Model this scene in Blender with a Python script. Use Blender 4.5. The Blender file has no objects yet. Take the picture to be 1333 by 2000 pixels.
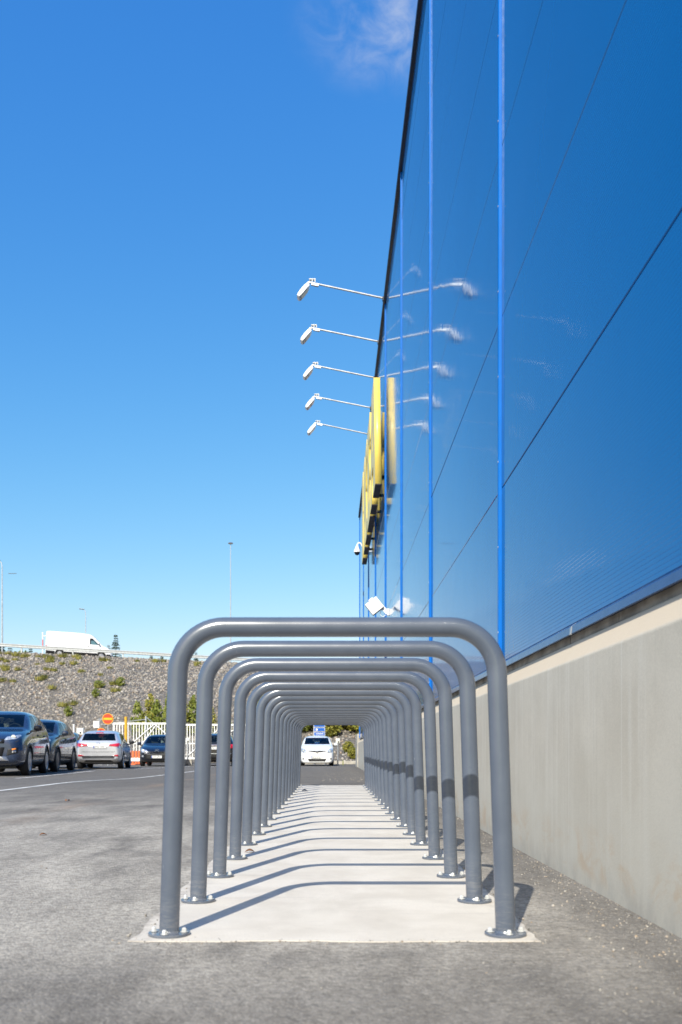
import bpy, bmesh, math, random
import numpy as np
from mathutils import Vector, Matrix, noise
from mathutils.bvhtree import BVHTree
from mathutils.geometry import intersect_line_line_2d

random.seed(7)
R = math.radians
scene = bpy.context.scene
COL = scene.collection

# ------------------------------------------------------------------ camera
cam_d = bpy.data.cameras.new('camera')
cam = bpy.data.objects.new('camera', cam_d)
COL.objects.link(cam)
cam.location = (0, 0, 0.60)
cam.rotation_euler = (R(90), 0, 0)
cam_d.sensor_fit = 'VERTICAL'
cam_d.sensor_height = 36
cam_d.sensor_width = 24
cam_d.lens = 32.4
cam_d.shift_x = 0.0098
cam_d.shift_y = 0.2355
cam_d.clip_start = 0.05
cam_d.clip_end = 3000
cam_d.dof.use_dof = True
cam_d.dof.focus_distance = 7.0
cam_d.dof.aperture_fstop = 3.9
scene.camera = cam

# ------------------------------------------------------------------ sky + sun
SUN = Vector((-0.36, -1.16, 1.0)).normalized()          # towards the sun
elev = math.asin(SUN.z)
azim = math.atan2(SUN.x, SUN.y)
world = bpy.data.worlds.new('World')
scene.world = world
world.use_nodes = True
nt = world.node_tree
nt.nodes.clear()
wo = nt.nodes.new('ShaderNodeOutputWorld')
bg = nt.nodes.new('ShaderNodeBackground')
bg.inputs['Strength'].default_value = 0.125
sky = nt.nodes.new('ShaderNodeTexSky')
sky.sky_type = 'NISHITA'
sky.sun_disc = False
sky.sun_elevation = elev
sky.sun_rotation = azim
sky.air_density = 1.0
sky.dust_density = 1.0
sky.ozone_density = 5.0
# film-like colour response of the sky, the same over the whole dome: channel = a * raw ** p
sp = nt.nodes.new('ShaderNodeSeparateColor'); cb = nt.nodes.new('ShaderNodeCombineColor')
nt.links.new(sky.outputs[0], sp.inputs[0])
for ch, (a_, p_) in enumerate(((0.47, 1.68), (1.01, 0.95), (2.46, 0.42))):
    mn = nt.nodes.new('ShaderNodeMath'); mn.operation = 'MINIMUM'; mn.inputs[1].default_value = (5.2, 9.0, 9.0)[ch]
    po = nt.nodes.new('ShaderNodeMath'); po.operation = 'POWER'; po.inputs[1].default_value = p_
    mu = nt.nodes.new('ShaderNodeMath'); mu.operation = 'MULTIPLY'; mu.inputs[1].default_value = a_
    nt.links.new(sp.outputs[ch], mn.inputs[0]); nt.links.new(mn.outputs[0], po.inputs[0])
    nt.links.new(po.outputs[0], mu.inputs[0]); nt.links.new(mu.outputs[0], cb.inputs[ch])
# one thin wisp of cloud, fixed in the sky's own direction
tc = nt.nodes.new('ShaderNodeTexCoord')
def vmath(tree, op, a, b=None):
    n = tree.nodes.new('ShaderNodeVectorMath'); n.operation = op
    tree.links.new(a, n.inputs[0])
    if b is not None:
        if isinstance(b, (tuple, list)): n.inputs[1].default_value = b
        else: tree.links.new(b, n.inputs[1])
    return n
def smath(tree, op, a, b=0.5, clamp=False):
    n = tree.nodes.new('ShaderNodeMath'); n.operation = op; n.use_clamp = clamp
    for i, s in enumerate((a, b)):
        if isinstance(s, (int, float)): n.inputs[i].default_value = s
        else: tree.links.new(s, n.inputs[i])
    return n.outputs[0]
cdir = Vector((0.062, 1.0, 0.795)).normalized()
sub = vmath(nt, 'SUBTRACT', tc.outputs['Generated'], tuple(cdir))
mul = vmath(nt, 'MULTIPLY', sub.outputs[0], (0.85, 1.3, 1.3))
ln = vmath(nt, 'LENGTH', mul.outputs[0])
mr = nt.nodes.new('ShaderNodeMapRange'); mr.interpolation_type = 'SMOOTHSTEP'
mr.inputs[1].default_value = 0.005; mr.inputs[2].default_value = 0.080
mr.inputs[3].default_value = 1; mr.inputs[4].default_value = 0
nt.links.new(ln.outputs['Value'], mr.inputs[0])
cm = nt.nodes.new('ShaderNodeMapping'); cm.inputs['Scale'].default_value = (14, 14, 22)
nt.links.new(tc.outputs['Generated'], cm.inputs[0])
cn = nt.nodes.new('ShaderNodeTexNoise'); cn.inputs['Scale'].default_value = 1.9
cn.inputs['Detail'].default_value = 8; cn.inputs['Roughness'].default_value = 0.58
cn.inputs['Distortion'].default_value = 0.5
nt.links.new(cm.outputs[0], cn.inputs['Vector'])
cr = nt.nodes.new('ShaderNodeMapRange'); cr.interpolation_type = 'SMOOTHSTEP'
cr.inputs[1].default_value = 0.30; cr.inputs[2].default_value = 0.86
nt.links.new(cn.outputs[0], cr.inputs[0])
cf = smath(nt, 'MULTIPLY', smath(nt, 'MULTIPLY', mr.outputs[0], cr.outputs[0]), 0.75, True)
mixc = nt.nodes.new('ShaderNodeMix'); mixc.data_type = 'RGBA'
nt.links.new(cf, mixc.inputs[0]); nt.links.new(cb.outputs[0], mixc.inputs[6])
mixc.inputs[7].default_value = (2.9, 3.3, 4.2, 1)
nt.links.new(mixc.outputs[2], bg.inputs['Color'])
nt.links.new(bg.outputs[0], wo.inputs[0])

sun_d = bpy.data.lights.new('sun', 'SUN')
sun_d.energy = 3.75
sun_d.angle = R(0.53)
sun_d.color = (1.0, 0.95, 0.85)
sun = bpy.data.objects.new('sun', sun_d)
COL.objects.link(sun)
sun.rotation_euler = (-SUN).to_track_quat('-Z', 'Y').to_euler()
sun.location = (-10, -30, 30)

vs = scene.view_settings
vs.view_transform = 'Standard'
vs.look = 'None'
vs.exposure = 0.66
vs.gamma = 1.0
vs.use_curve_mapping = False

# ------------------------------------------------------------------ helpers
def link(o, parent=None):
    COL.objects.link(o)
    if parent is not None: o.parent = parent
    return o

def tag(o, label=None, cat=None, group=None, kind=None):
    if label: o['label'] = label
    if cat: o['category'] = cat
    if group: o['group'] = group
    if kind: o['kind'] = kind
    return o

def empty(name, loc=(0, 0, 0), rz=0.0):
    o = bpy.data.objects.new(name, None)
    o.empty_display_size = 0.2
    o.location = loc; o.rotation_euler = (0, 0, rz)
    return link(o)

def copy_tree(o, parent=None):
    c = o.copy(); COL.objects.link(c); c.parent = parent
    for ch in list(o.children): copy_tree(ch, c)
    return c

class MB:
    def __init__(s): s.v = []; s.f = []
    def add(s, vs, fs):
        b = len(s.v); s.v += [tuple(p) for p in vs]; s.f += [tuple(b + i for i in f) for f in fs]; return s
    def box(s, c, d, rz=0, rx=0, ry=0):
        m = Matrix.Translation(c) @ Matrix.Rotation(rz, 4, 'Z') @ Matrix.Rotation(ry, 4, 'Y') @ Matrix.Rotation(rx, 4, 'X')
        h = [x / 2 for x in d]
        vs = [m @ Vector((x * h[0], y * h[1], z * h[2])) for z in (-1, 1) for y in (-1, 1) for x in (-1, 1)]
        return s.add(vs, [(0, 2, 3, 1), (4, 5, 7, 6), (0, 1, 5, 4), (2, 6, 7, 3), (0, 4, 6, 2), (1, 3, 7, 5)])
    def tube(s, pts, r, n=12, cap=True):
        pts = [Vector(p) for p in pts]
        rs = r if isinstance(r, (list, tuple)) else [r] * len(pts)
        t0 = (pts[1] - pts[0]).normalized()
        a = Vector((0, 0, 1)) if abs(t0.z) < 0.9 else Vector((1, 0, 0))
        nrm = (a - t0 * a.dot(t0)).normalized()
        vs = []
        for i, p in enumerate(pts):
            if i == 0: t = t0
            elif i == len(pts) - 1: t = (pts[i] - pts[i-1]).normalized()
            else: t = ((pts[i] - pts[i-1]).normalized() + (pts[i+1] - pts[i]).normalized()).normalized()
            nrm = (nrm - t * nrm.dot(t)).normalized()
            b = t.cross(nrm)
            for k in range(n):
                an = 2 * math.pi * k / n
                vs.append(p + (nrm * math.cos(an) + b * math.sin(an)) * rs[i])
        fs = []
        for i in range(len(pts) - 1):
            for k in range(n):
                fs.append((i*n + k, i*n + (k+1) % n, (i+1)*n + (k+1) % n, (i+1)*n + k))
        if cap:
            fs.append(tuple(range(n))[::-1]); fs.append(tuple((len(pts)-1)*n + k for k in range(n)))
        return s.add(vs, fs)
    def lathe(s, prof, n=24, c=(0, 0, 0), axis='Z'):
        vs = []
        for (r, z) in prof:
            for k in range(n):
                a = 2 * math.pi * k / n
                p = (r*math.cos(a), r*math.sin(a), z)
                if axis == 'X': p = (p[2], p[0], p[1])
                if axis == 'Y': p = (p[0], p[2], p[1])
                vs.append((p[0]+c[0], p[1]+c[1], p[2]+c[2]))
        fs = [(i*n+k, i*n+(k+1) % n, (i+1)*n+(k+1) % n, (i+1)*n+k) for i in range(len(prof)-1) for k in range(n)]
        fs.append(tuple(range(n))[::-1]); fs.append(tuple((len(prof)-1)*n+k for k in range(n)))
        return s.add(vs, fs)
    def prism(s, poly, axis, a, b):
        n = len(poly)
        def P(u, v, w):
            return {'X': (w, u, v), 'Y': (u, w, v), 'Z': (u, v, w)}[axis]
        vs = [P(u, v, a) for u, v in poly] + [P(u, v, b) for u, v in poly]
        fs = [tuple(range(n))[::-1], tuple(range(n, 2*n))] + [(i, (i+1) % n, n+(i+1) % n, n+i) for i in range(n)]
        return s.add(vs, fs)
    def mesh(s, name, mat=None, smooth=False, angle=None):
        me = bpy.data.meshes.new(name)
        me.from_pydata(s.v, [], s.f)
        bm = bmesh.new(); bm.from_mesh(me)
        bmesh.ops.recalc_face_normals(bm, faces=bm.faces)
        bm.to_mesh(me); bm.free()
        if mat: me.materials.append(mat)
        if smooth:
            me.shade_smooth()
            me.set_sharp_from_angle(angle=R(angle or 40))
        return me
    def build(s, name, mat=None, parent=None, smooth=False, angle=None, bevel=0, loc=None):
        o = bpy.data.objects.new(name, s.mesh(name, mat, smooth, angle))
        if loc: o.location = loc
        link(o, parent)
        if bevel:
            m = o.modifiers.new('bevel', 'BEVEL'); m.width = bevel; m.segments = 2; m.limit_method = 'ANGLE'
        return o

def fast_mesh(name, verts, faces, mat):
    """verts (N,3) float array, faces (M,k) int array"""
    me = bpy.data.meshes.new(name)
    n, m, k = len(verts), len(faces), faces.shape[1]
    me.vertices.add(n); me.vertices.foreach_set('co', verts.astype(np.float32).ravel())
    me.loops.add(m*k); me.loops.foreach_set('vertex_index', faces.astype(np.int32).ravel())
    me.polygons.add(m)
    me.polygons.foreach_set('loop_start', np.arange(0, m*k, k, dtype=np.int32))
    me.polygons.foreach_set('loop_total', np.full(m, k, dtype=np.int32))
    me.update(calc_edges=True)
    me.validate()
    me.materials.append(mat)
    return me

# ------------------------------------------------------------------ materials
def new_mat(name):
    m = bpy.data.materials.new(name); m.use_nodes = True
    t = m.node_tree
    b = t.nodes['Principled BSDF']
    return m, t, b

def pos(t, scale=(1, 1, 1), obj=False):
    if obj:
        g = t.nodes.new('ShaderNodeTexCoord'); out = g.outputs['Object']
    else:
        g = t.nodes.new('ShaderNodeNewGeometry'); out = g.outputs['Position']
    mp = t.nodes.new('ShaderNodeMapping'); mp.inputs['Scale'].default_value = scale
    t.links.new(out, mp.inputs[0]); return mp.outputs[0]

def nz(t, vec, scale, detail=4, rough=0.55, dist=0):
    n = t.nodes.new('ShaderNodeTexNoise')
    n.inputs['Scale'].default_value = scale; n.inputs['Detail'].default_value = detail
    n.inputs['Roughness'].default_value = rough; n.inputs['Distortion'].default_value = dist
    t.links.new(vec, n.inputs['Vector']); return n.outputs[0]

def ramp(t, fac, a, b, lo=0.0, hi=1.0):
    n = t.nodes.new('ShaderNodeMapRange'); n.interpolation_type = 'SMOOTHSTEP'
    n.inputs[1].default_value = a; n.inputs[2].default_value = b
    n.inputs[3].default_value = lo; n.inputs[4].default_value = hi
    t.links.new(fac, n.inputs[0]); return n.outputs[0]

def mixc_(t, fac, c1, c2):
    n = t.nodes.new('ShaderNodeMix'); n.data_type = 'RGBA'
    if isinstance(fac, (int, float)): n.inputs[0].default_value = fac
    else: t.links.new(fac, n.inputs[0])
    for i, c in ((6, c1), (7, c2)):
        if isinstance(c, (tuple, list)): n.inputs[i].default_value = (*c[:3], 1)
        else: t.links.new(c, n.inputs[i])
    return n.outputs[2]

def bump(t, b, h, strength=0.3, dist=0.01):
    n = t.nodes.new('ShaderNodeBump'); n.inputs['Strength'].default_value = strength
    n.inputs['Distance'].default_value = dist
    t.links.new(h, n.inputs['Height']); t.links.new(n.outputs[0], b.inputs['Normal']); return n

def M(name, col, rough=0.5, metal=0.0, var=0.12, scale=6, bmp=0, bscale=60, coat=0, spec=0.5, rvar=0.1, obj=True):
    m, t, b = new_mat(name)
    p = pos(t, obj=obj)
    n = nz(t, p, scale)
    c1 = tuple(max(0, c*(1-var)) for c in col); c2 = tuple(min(1, c*(1+var)) for c in col)
    t.links.new(mixc_(t, ramp(t, n, 0.3, 0.7), c1, c2), b.inputs['Base Color'])
    t.links.new(ramp(t, nz(t, p, scale*3.1), 0.3, 0.7, max(0, rough-rvar*rough), min(1, rough+rvar*rough)), b.inputs['Roughness'])
    b.inputs['Metallic'].default_value = metal
    b.inputs['Coat Weight'].default_value = coat
    b.inputs['Coat Roughness'].default_value = 0.04
    b.inputs['Specular IOR Level'].default_value = spec
    if bmp: bump(t, b, nz(t, p, bscale, 3), bmp, 0.003)
    return m

def asphalt_material():
    m, t, b = new_mat('asphalt')
    p = pos(t)
    grain = nz(t, p, 160, 3, 0.7)
    mid = nz(t, p, 7, 5, 0.6)
    smear = nz(t, pos(t, (1.1, 0.75, 1)), 1.15, 6, 0.62, 0.5)
    base = mixc_(t, ramp(t, grain, 0.3, 0.72), (0.066, 0.059, 0.051), (0.150, 0.136, 0.119))
    base = mixc_(t, ramp(t, mid, 0.3, 0.75, 0, 0.5), base, (0.16, 0.152, 0.143))
    clump = nz(t, p, 34, 4, 0.7)
    agg = t.nodes.new('ShaderNodeTexVoronoi'); agg.inputs['Scale'].default_value = 120
    t.links.new(p, agg.inputs['Vector'])
    ax = t.nodes.new('ShaderNodeSeparateXYZ'); t.links.new(agg.outputs['Color'], ax.inputs[0])
    base = mixc_(t, ramp(t, ax.outputs[0], 0.74, 0.98, 0, 0.45), base, (0.34, 0.315, 0.28))
    base = mixc_(t, ramp(t, ax.outputs[1], 0.74, 0.98, 0, 0.45), base, (0.030, 0.028, 0.027))
    # dry cement dust trodden out around the pad
    sep = t.nodes.new('ShaderNodeSeparateXYZ'); t.links.new(pos(t), sep.inputs[0])
    near = ramp(t, sep.outputs[1], 3.8, 17.0, 1.0, 0.12)
    near2 = ramp(t, sep.outputs[1], 1.95, 3.1, 0.40, 1.0)
    side = ramp(t, sep.outputs[0], 0.68, 1.0, 1.0, 0.28)
    streak = nz(t, pos(t, (1.0, 0.33, 1)), 4.2, 5, 0.65, 0.4)
    d1 = ramp(t, smear, 0.26, 0.62)
    d2 = ramp(t, streak, 0.30, 0.70)
    dust = smath(t, 'ADD', smath(t, 'MULTIPLY', d1, 0.62), smath(t, 'MULTIPLY', d2, 0.38))
    dust = smath(t, 'MULTIPLY', dust, near); dust = smath(t, 'MULTIPLY', dust, near2)
    dust = smath(t, 'MULTIPLY', dust, side)
    dust = smath(t, 'MULTIPLY', dust, ramp(t, clump, 0.32, 0.66, 0.50, 1.22))
    dust = smath(t, 'MULTIPLY', dust, ramp(t, grain, 0.25, 0.62, 0.60, 1.10), True)
    col = mixc_(t, smath(t, 'MULTIPLY', dust, 0.92), base, (0.53, 0.487, 0.418))
    # rusty drag mark
    rust = nz(t, pos(t, (1, 0.25, 1)), 1.3, 4, 0.6)
    wv = smath(t, 'ADD', smath(t, 'MULTIPLY', sep.outputs[0], 1.0), smath(t, 'MULTIPLY', sep.outputs[1], 0.02))
    rb = smath(t, 'ABSOLUTE', smath(t, 'ADD', wv, 2.55))
    rm = smath(t, 'MULTIPLY', ramp(t, rb, 0.0, 0.35, 1, 0), ramp(t, rust, 0.42, 0.62, 0, 0.42))
    col = mixc_(t, rm, col, (0.30, 0.215, 0.15))
    t.links.new(col, b.inputs['Base Color'])
    b.inputs['Roughness'].default_value = 0.9
    b.inputs['Specular IOR Level'].default_value = 0.3
    vor = t.nodes.new('ShaderNodeTexVoronoi'); vor.inputs['Scale'].default_value = 95
    t.links.new(p, vor.inputs['Vector'])
    h = smath(t, 'ADD', smath(t, 'MULTIPLY', vor.outputs['Distance'], -0.8), smath(t, 'MULTIPLY', grain, 0.6))
    bump(t, b, h, 0.75, 0.006)
    return m

def concrete_pad_material():
    m, t, b = new_mat('pale_concrete')
    p = pos(t)
    n = nz(t, p, 3.2, 5, 0.6, 0.3); g = nz(t, p, 240, 2, 0.6)
    col = mixc_(t, ramp(t, n, 0.3, 0.7), (0.585, 0.533, 0.455), (0.70, 0.648, 0.565))
    col = mixc_(t, ramp(t, g, 0.3, 0.7, 0, 0.35), col, (0.43, 0.41, 0.38))
    st = nz(t, pos(t, (1, 0.4, 1)), 1.1, 5, 0.7)
    col = mixc_(t, ramp(t, st, 0.50, 0.70, 0, 0.42), col, (0.45, 0.405, 0.345))
    blot = nz(t, p, 6.5, 6, 0.72, 0.6)
    col = mixc_(t, ramp(t, blot, 0.55, 0.74, 0, 0.30), col, (0.44, 0.40, 0.35))
    sep = t.nodes.new('ShaderNodeSeparateXYZ'); t.links.new(pos(t), sep.inputs[0])
    # scuffed tyre tracks dragged across the strip
    trk = nz(t, pos(t, (0.5, 7.0, 1)), 1.6, 4, 0.6, 0.3)
    col = mixc_(t, ramp(t, trk, 0.60, 0.70, 0, 0.22), col, (0.36, 0.34, 0.32))
    # asphalt crumbs trodden over the rim
    ex = smath(t, 'ABSOLUTE', smath(t, 'SUBTRACT', sep.outputs[0], 0.02))
    em = smath(t, 'MULTIPLY', ramp(t, ex, 0.56, 0.66), ramp(t, nz(t, p, 11, 5, 0.7), 0.42, 0.62, 0, 0.7))
    col = mixc_(t, em, col, (0.33, 0.29, 0.25))
    t.links.new(col, b.inputs['Base Color'])
    b.inputs['Roughness'].default_value = 0.85
    bump(t, b, smath(t, 'ADD', g, smath(t, 'MULTIPLY', n, 2.0)), 0.25, 0.003)
    return m

def plinth_material():
    m, t, b = new_mat('precast_concrete')
    p = pos(t)
    n = nz(t, p, 2.0, 5, 0.6)
    streak = nz(t, pos(t, (1, 9, 0.35)), 1.5, 5, 0.65)
    fine = nz(t, p, 130, 2)
    col = mixc_(t, ramp(t, n, 0.3, 0.7), (0.54, 0.487, 0.39), (0.63, 0.575, 0.47))
    col = mixc_(t, ramp(t, streak, 0.50, 0.70, 0, 0.5), col, (0.68, 0.64, 0.55))
    col = mixc_(t, ramp(t, fine, 0.3, 0.7, 0, 0.22), col, (0.36, 0.32, 0.265))
    sep = t.nodes.new('ShaderNodeSeparateXYZ'); t.links.new(pos(t), sep.inputs[0])
    z = sep.outputs[2]
    # bluish grey lime on the lower half, orange rust bleeding near the ground
    # form-board joints and pores
    fy = smath(t, 'FRACT', smath(t, 'MULTIPLY', sep.outputs[1], 1.25))
    fj = smath(t, 'ABSOLUTE', smath(t, 'SUBTRACT', fy, 0.5))
    col = mixc_(t, ramp(t, fj, 0.004, 0.010, 0.35, 0), col, (0.72, 0.69, 0.62))
    por = t.nodes.new('ShaderNodeTexVoronoi'); por.inputs['Scale'].default_value = 42; t.links.new(p, por.inputs['Vector'])
    px_ = t.nodes.new('ShaderNodeSeparateXYZ'); t.links.new(por.outputs['Color'], px_.inputs[0])
    pm_ = smath(t, 'MULTIPLY', ramp(t, por.outputs['Distance'], 0.10, 0.20, 1, 0), ramp(t, px_.outputs[0], 0.90, 0.94))
    col = mixc_(t, smath(t, 'MULTIPLY', pm_, 0.6), col, (0.24, 0.21, 0.17))
    run = nz(t, pos(t, (1, 16, 0.22)), 1.8, 5, 0.7)
    col = mixc_(t, ramp(t, run, 0.56, 0.72, 0, 0.32), col, (0.38, 0.34, 0.275))
    splash = smath(t, 'MULTIPLY', ramp(t, z, 0.16, 0.0), ramp(t, nz(t, pos(t, (1, 1, 0.6)), 9, 5, 0.7), 0.35, 0.65, 0.15, 0.75))
    col = mixc_(t, splash, col, (0.30, 0.275, 0.24))
    lime = smath(t, 'MULTIPLY', ramp(t, z, 0.75, 0.25), ramp(t, n, 0.3, 0.6, 0.2, 0.55))
    col = mixc_(t, lime, col, (0.57, 0.54, 0.455))
    rz = smath(t, 'MULTIPLY', ramp(t, z, 0.02, 0.10), ramp(t, z, 0.32, 0.16))
    rn = ramp(t, nz(t, pos(t, (1, 1.0, 1.8)), 3.2, 5, 0.7, 0.8), 0.46, 0.66, 0, 0.40)
    col = mixc_(t, smath(t, 'MULTIPLY', rz, rn), col, (0.50, 0.32, 0.16))
    col = mixc_(t, smath(t, 'MULTIPLY', ramp(t, z, 1.03, 1.05), 0.8), col, (0.62, 0.51, 0.37))
    t.links.new(col, b.inputs['Base Color'])
    b.inputs['Roughness'].default_value = 0.85
    bump(t, b, smath(t, 'ADD', fine, smath(t, 'MULTIPLY', streak, 0.6)), 0.25, 0.003)
    return m

def cladding_material():
    m, t, b = new_mat('glossy_blue_cladding')
    p = pos(t)
    n = nz(t, p, 0.35, 3)
    t.links.new(mixc_(t, ramp(t, n, 0.3, 0.7), (0.0, 0.112, 0.345), (0.0, 0.124, 0.375)), b.inputs['Base Color'])
    t.links.new(ramp(t, nz(t, p, 3.0, 4), 0.3, 0.7, 0.045, 0.07), b.inputs['Roughness'])
    b.inputs['Specular IOR Level'].default_value = 0.30
    b.inputs['IOR'].default_value = 1.45
    b.inputs['Specular Tint'].default_value = (0.38, 0.88, 1.0, 1)
    bump(t, b, nz(t, pos(t, (1, 0.9, 0.9)), 2.4, 4), 0.42, 0.004)
    return m

def paint_rack():
    m, t, b = new_mat('grey_powder_coat')
    p = pos(t)
    n = nz(t, p, 9, 4); s = nz(t, pos(t, (1, 1, 0.3)), 38, 5, 0.75)
    col = mixc_(t, ramp(t, n, 0.3, 0.7), (0.083, 0.103, 0.140), (0.094, 0.115, 0.154))
    col = mixc_(t, ramp(t, s, 0.665, 0.73, 0, 0.42), col, (0.33, 0.34, 0.36))
    t.links.new(col, b.inputs['Base Color'])
    t.links.new(ramp(t, n, 0.3, 0.7, 0.22, 0.27), b.inputs['Roughness'])
    b.inputs['Specular IOR Level'].default_value = 0.85
    sc_ = nz(t, pos(t, (1, 1, 6)), 16, 4, 0.75, 1.0)
    sx_ = t.nodes.new('ShaderNodeSeparateXYZ'); t.links.new(p, sx_.inputs[0])
    dirt = smath(t, 'MULTIPLY', ramp(t, sx_.outputs[2], 0.22, 0.03), ramp(t, sc_, 0.42, 0.70, 0, 0.22))
    t.links.new(mixc_(t, dirt, col, (0.36, 0.34, 0.31)), b.inputs['Base Color'])
    return m

def stones_material(name, cols, scale=None):
    m, t, b = new_mat(name)
    g = t.nodes.new('ShaderNodeNewGeometry')
    if scale:
        v = t.nodes.new('ShaderNodeTexVoronoi'); v.inputs['Scale'].default_value = scale
        t.links.new(g.outputs['Position'], v.inputs['Vector'])
        sx = t.nodes.new('ShaderNodeSeparateXYZ'); t.links.new(v.outputs['Color'], sx.inputs[0]); f = sx.outputs[0]
    else: f = g.outputs['Random Per Island']
    r = t.nodes.new('ShaderNodeValToRGB'); r.color_ramp.interpolation = 'LINEAR'
    while len(r.color_ramp.elements) < len(cols): r.color_ramp.elements.new(0.5)
    for i, c in enumerate(cols):
        e = r.color_ramp.elements[i]; e.position = i / (len(cols)-1); e.color = (*c, 1)
    t.links.new(f, r.inputs[0])
    t.links.new(mixc_(t, ramp(t, nz(t, pos(t), 9, 4), 0.3, 0.7, 0, 0.35), r.outputs[0], (0.12, 0.11, 0.10)), b.inputs['Base Color'])
    b.inputs['Roughness'].default_value = 0.9
    if scale: bump(t, b, v.outputs['Distance'], 1.0, 0.15)
    else: bump(t, b, nz(t, pos(t), 30, 3), 0.4, 0.02)
    return m

def leaf_material(name, a, c, trans=0.35):
    m, t, b = new_mat(name)
    g = t.nodes.new('ShaderNodeNewGeometry')
    col = mixc_(t, g.outputs['Random Per Island'], a, c)
    t.links.new(col, b.inputs['Base Color']); b.inputs['Roughness'].default_value = 0.6
    tr = t.nodes.new('ShaderNodeBsdfTranslucent'); t.links.new(col, tr.inputs['Color'])
    mx = t.nodes.new('ShaderNodeMixShader'); mx.inputs[0].default_value = trans
    t.links.new(b.outputs[0], mx.inputs[1]); t.links.new(tr.outputs[0], mx.inputs[2])
    t.links.new(mx.outputs[0], t.nodes['Material Output'].inputs[0])
    return m

def glass_material(name, tint=(0.56, 0.66, 0.64)):
    m, t, b = new_mat(name)
    t.nodes.remove(b)
    tr = t.nodes.new('ShaderNodeBsdfTransparent')
    t.links.new(mixc_(t, nz(t, pos(t, obj=True), 2.0), tuple(c*0.93 for c in tint), tint), tr.inputs[0])
    gl = t.nodes.new('ShaderNodeBsdfGlossy'); gl.inputs['Roughness'].default_value = 0.02
    fr = t.nodes.new('ShaderNodeFresnel'); fr.inputs[0].default_value = 1.55
    f = smath(t, 'MINIMUM', smath(t, 'ADD', smath(t, 'MULTIPLY', fr.outputs[0], 0.85), 0.01), 1.0)
    mx = t.nodes.new('ShaderNodeMixShader')
    t.links.new(f, mx.inputs[0]); t.links.new(tr.outputs[0], mx.inputs[1]); t.links.new(gl.outputs[0], mx.inputs[2])
    t.links.new(mx.outputs[0], t.nodes['Material Output'].inputs[0])
    return m

MT = {}
MT['asphalt'] = asphalt_material()
MT['pad'] = concrete_pad_material()
MT['plinth'] = plinth_material()
MT['clad'] = cladding_material()
MT['rack'] = paint_rack()
MT['trim'] = M('blue_trim', (0.0, 0.140, 0.52), 0.42, spec=0.25, var=0.05)
MT['coping'] = M('dark_coping', (0.012, 0.018, 0.035), 0.45)
MT['backing'] = M('joint_backing', (0.006, 0.018, 0.07), 0.8)
MT['mortar'] = M('grey_gap_board', (0.30, 0.275, 0.235), 0.9, var=0.35, scale=5, bmp=0.5)
MT['flash'] = M('blue_grey_flashing', (0.05, 0.085, 0.20), 0.22, metal=0.35, var=0.1)
MT['zinc'] = M('zinc_plated_steel', (0.62, 0.63, 0.62), 0.50, metal=0.35)
MT['galv'] = M('galvanised_steel', (0.52, 0.54, 0.55), 0.45, metal=0.7, var=0.15)
MT['railing'] = M('guardrail_steel', (0.50, 0.51, 0.50), 0.55, metal=0.3, var=0.12)
MT['white'] = M('white_powder_coat', (0.82, 0.82, 0.80), 0.4, var=0.04)
MT['offwhite'] = M('weathered_white_plastic', (0.74, 0.74, 0.68), 0.5, var=0.08)
MT['yellow'] = M('yellow_sign_acrylic', (0.88, 0.67, 0.14), 0.35, var=0.04)
MT['yellowf'] = M('yellow_sign_face', (0.84, 0.58, 0.05), 0.30, var=0.04)
MT['shade_brown'] = M('dark_brown_shade_and_standoff', (0.030, 0.022, 0.018), 0.6)  # brown painted as the shade under the letters; standoffs share it
MT['black'] = M('black_plastic', (0.014, 0.014, 0.015), 0.45)
MT['blackgloss'] = M('black_gloss', (0.008, 0.008, 0.010), 0.08)
MT['rubber'] = M('tyre_rubber', (0.020, 0.020, 0.021), 0.8, var=0.2, scale=20)
MT['alloy'] = M('alloy_rim', (0.55, 0.56, 0.58), 0.3, metal=0.8)
MT['alloyd'] = M('dark_alloy_rim', (0.13, 0.135, 0.145), 0.3, metal=0.7)
MT['chrome'] = M('chrome', (0.80, 0.81, 0.83), 0.08, metal=1.0, var=0.02)
MT['headlamp'] = M('headlamp_lens', (0.46, 0.50, 0.55), 0.06, metal=0.35, var=0.45, scale=14, coat=1)
MT['taillamp'] = M('red_lamp_lens', (0.50, 0.012, 0.03), 0.12, var=0.35, scale=12, coat=1)
MT['amber'] = M('amber_lamp', (0.8, 0.25, 0.03), 0.2, coat=1)
MT['plate'] = M('number_plate', (0.78, 0.78, 0.76), 0.4, var=0.03)
MT['plateblue'] = M('plate_blue', (0.01, 0.06, 0.35), 0.4)
MT['interior'] = M('car_interior', (0.022, 0.023, 0.026), 0.8)
MT['seat'] = M('seat_fabric', (0.035, 0.037, 0.042), 0.9)
MT['glass'] = glass_material('car_glass')
MT['line'] = M('road_paint', (0.62, 0.61, 0.58), 0.8, var=0.25, scale=3, bmp=0.3, obj=False)
MT['signred'] = M('sign_red', (0.72, 0.055, 0.02), 0.4, var=0.05)
MT['signyellow'] = M('sign_yellow', (0.85, 0.45, 0.015), 0.4, var=0.05)
MT['signblue'] = M('sign_blue', (0.005, 0.11, 0.48), 0.4, var=0.05)
MT['orange'] = M('orange_plastic', (0.78, 0.17, 0.05), 0.5)
MT['polyellow'] = M('yellow_pole', (0.72, 0.40, 0.03), 0.5)
MT['kerbc'] = M('kerb_concrete', (0.44, 0.41, 0.35), 0.9, var=0.2, bmp=0.4)
MT['bark'] = M('bark', (0.09, 0.065, 0.045), 0.9, var=0.3, bmp=0.5)
MT['deadleaf'] = M('dry_leaf', (0.28, 0.12, 0.045), 0.8, var=0.3, scale=30)
MT['redwhite'] = M('mast_red', (0.6, 0.12, 0.12), 0.6)
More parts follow.
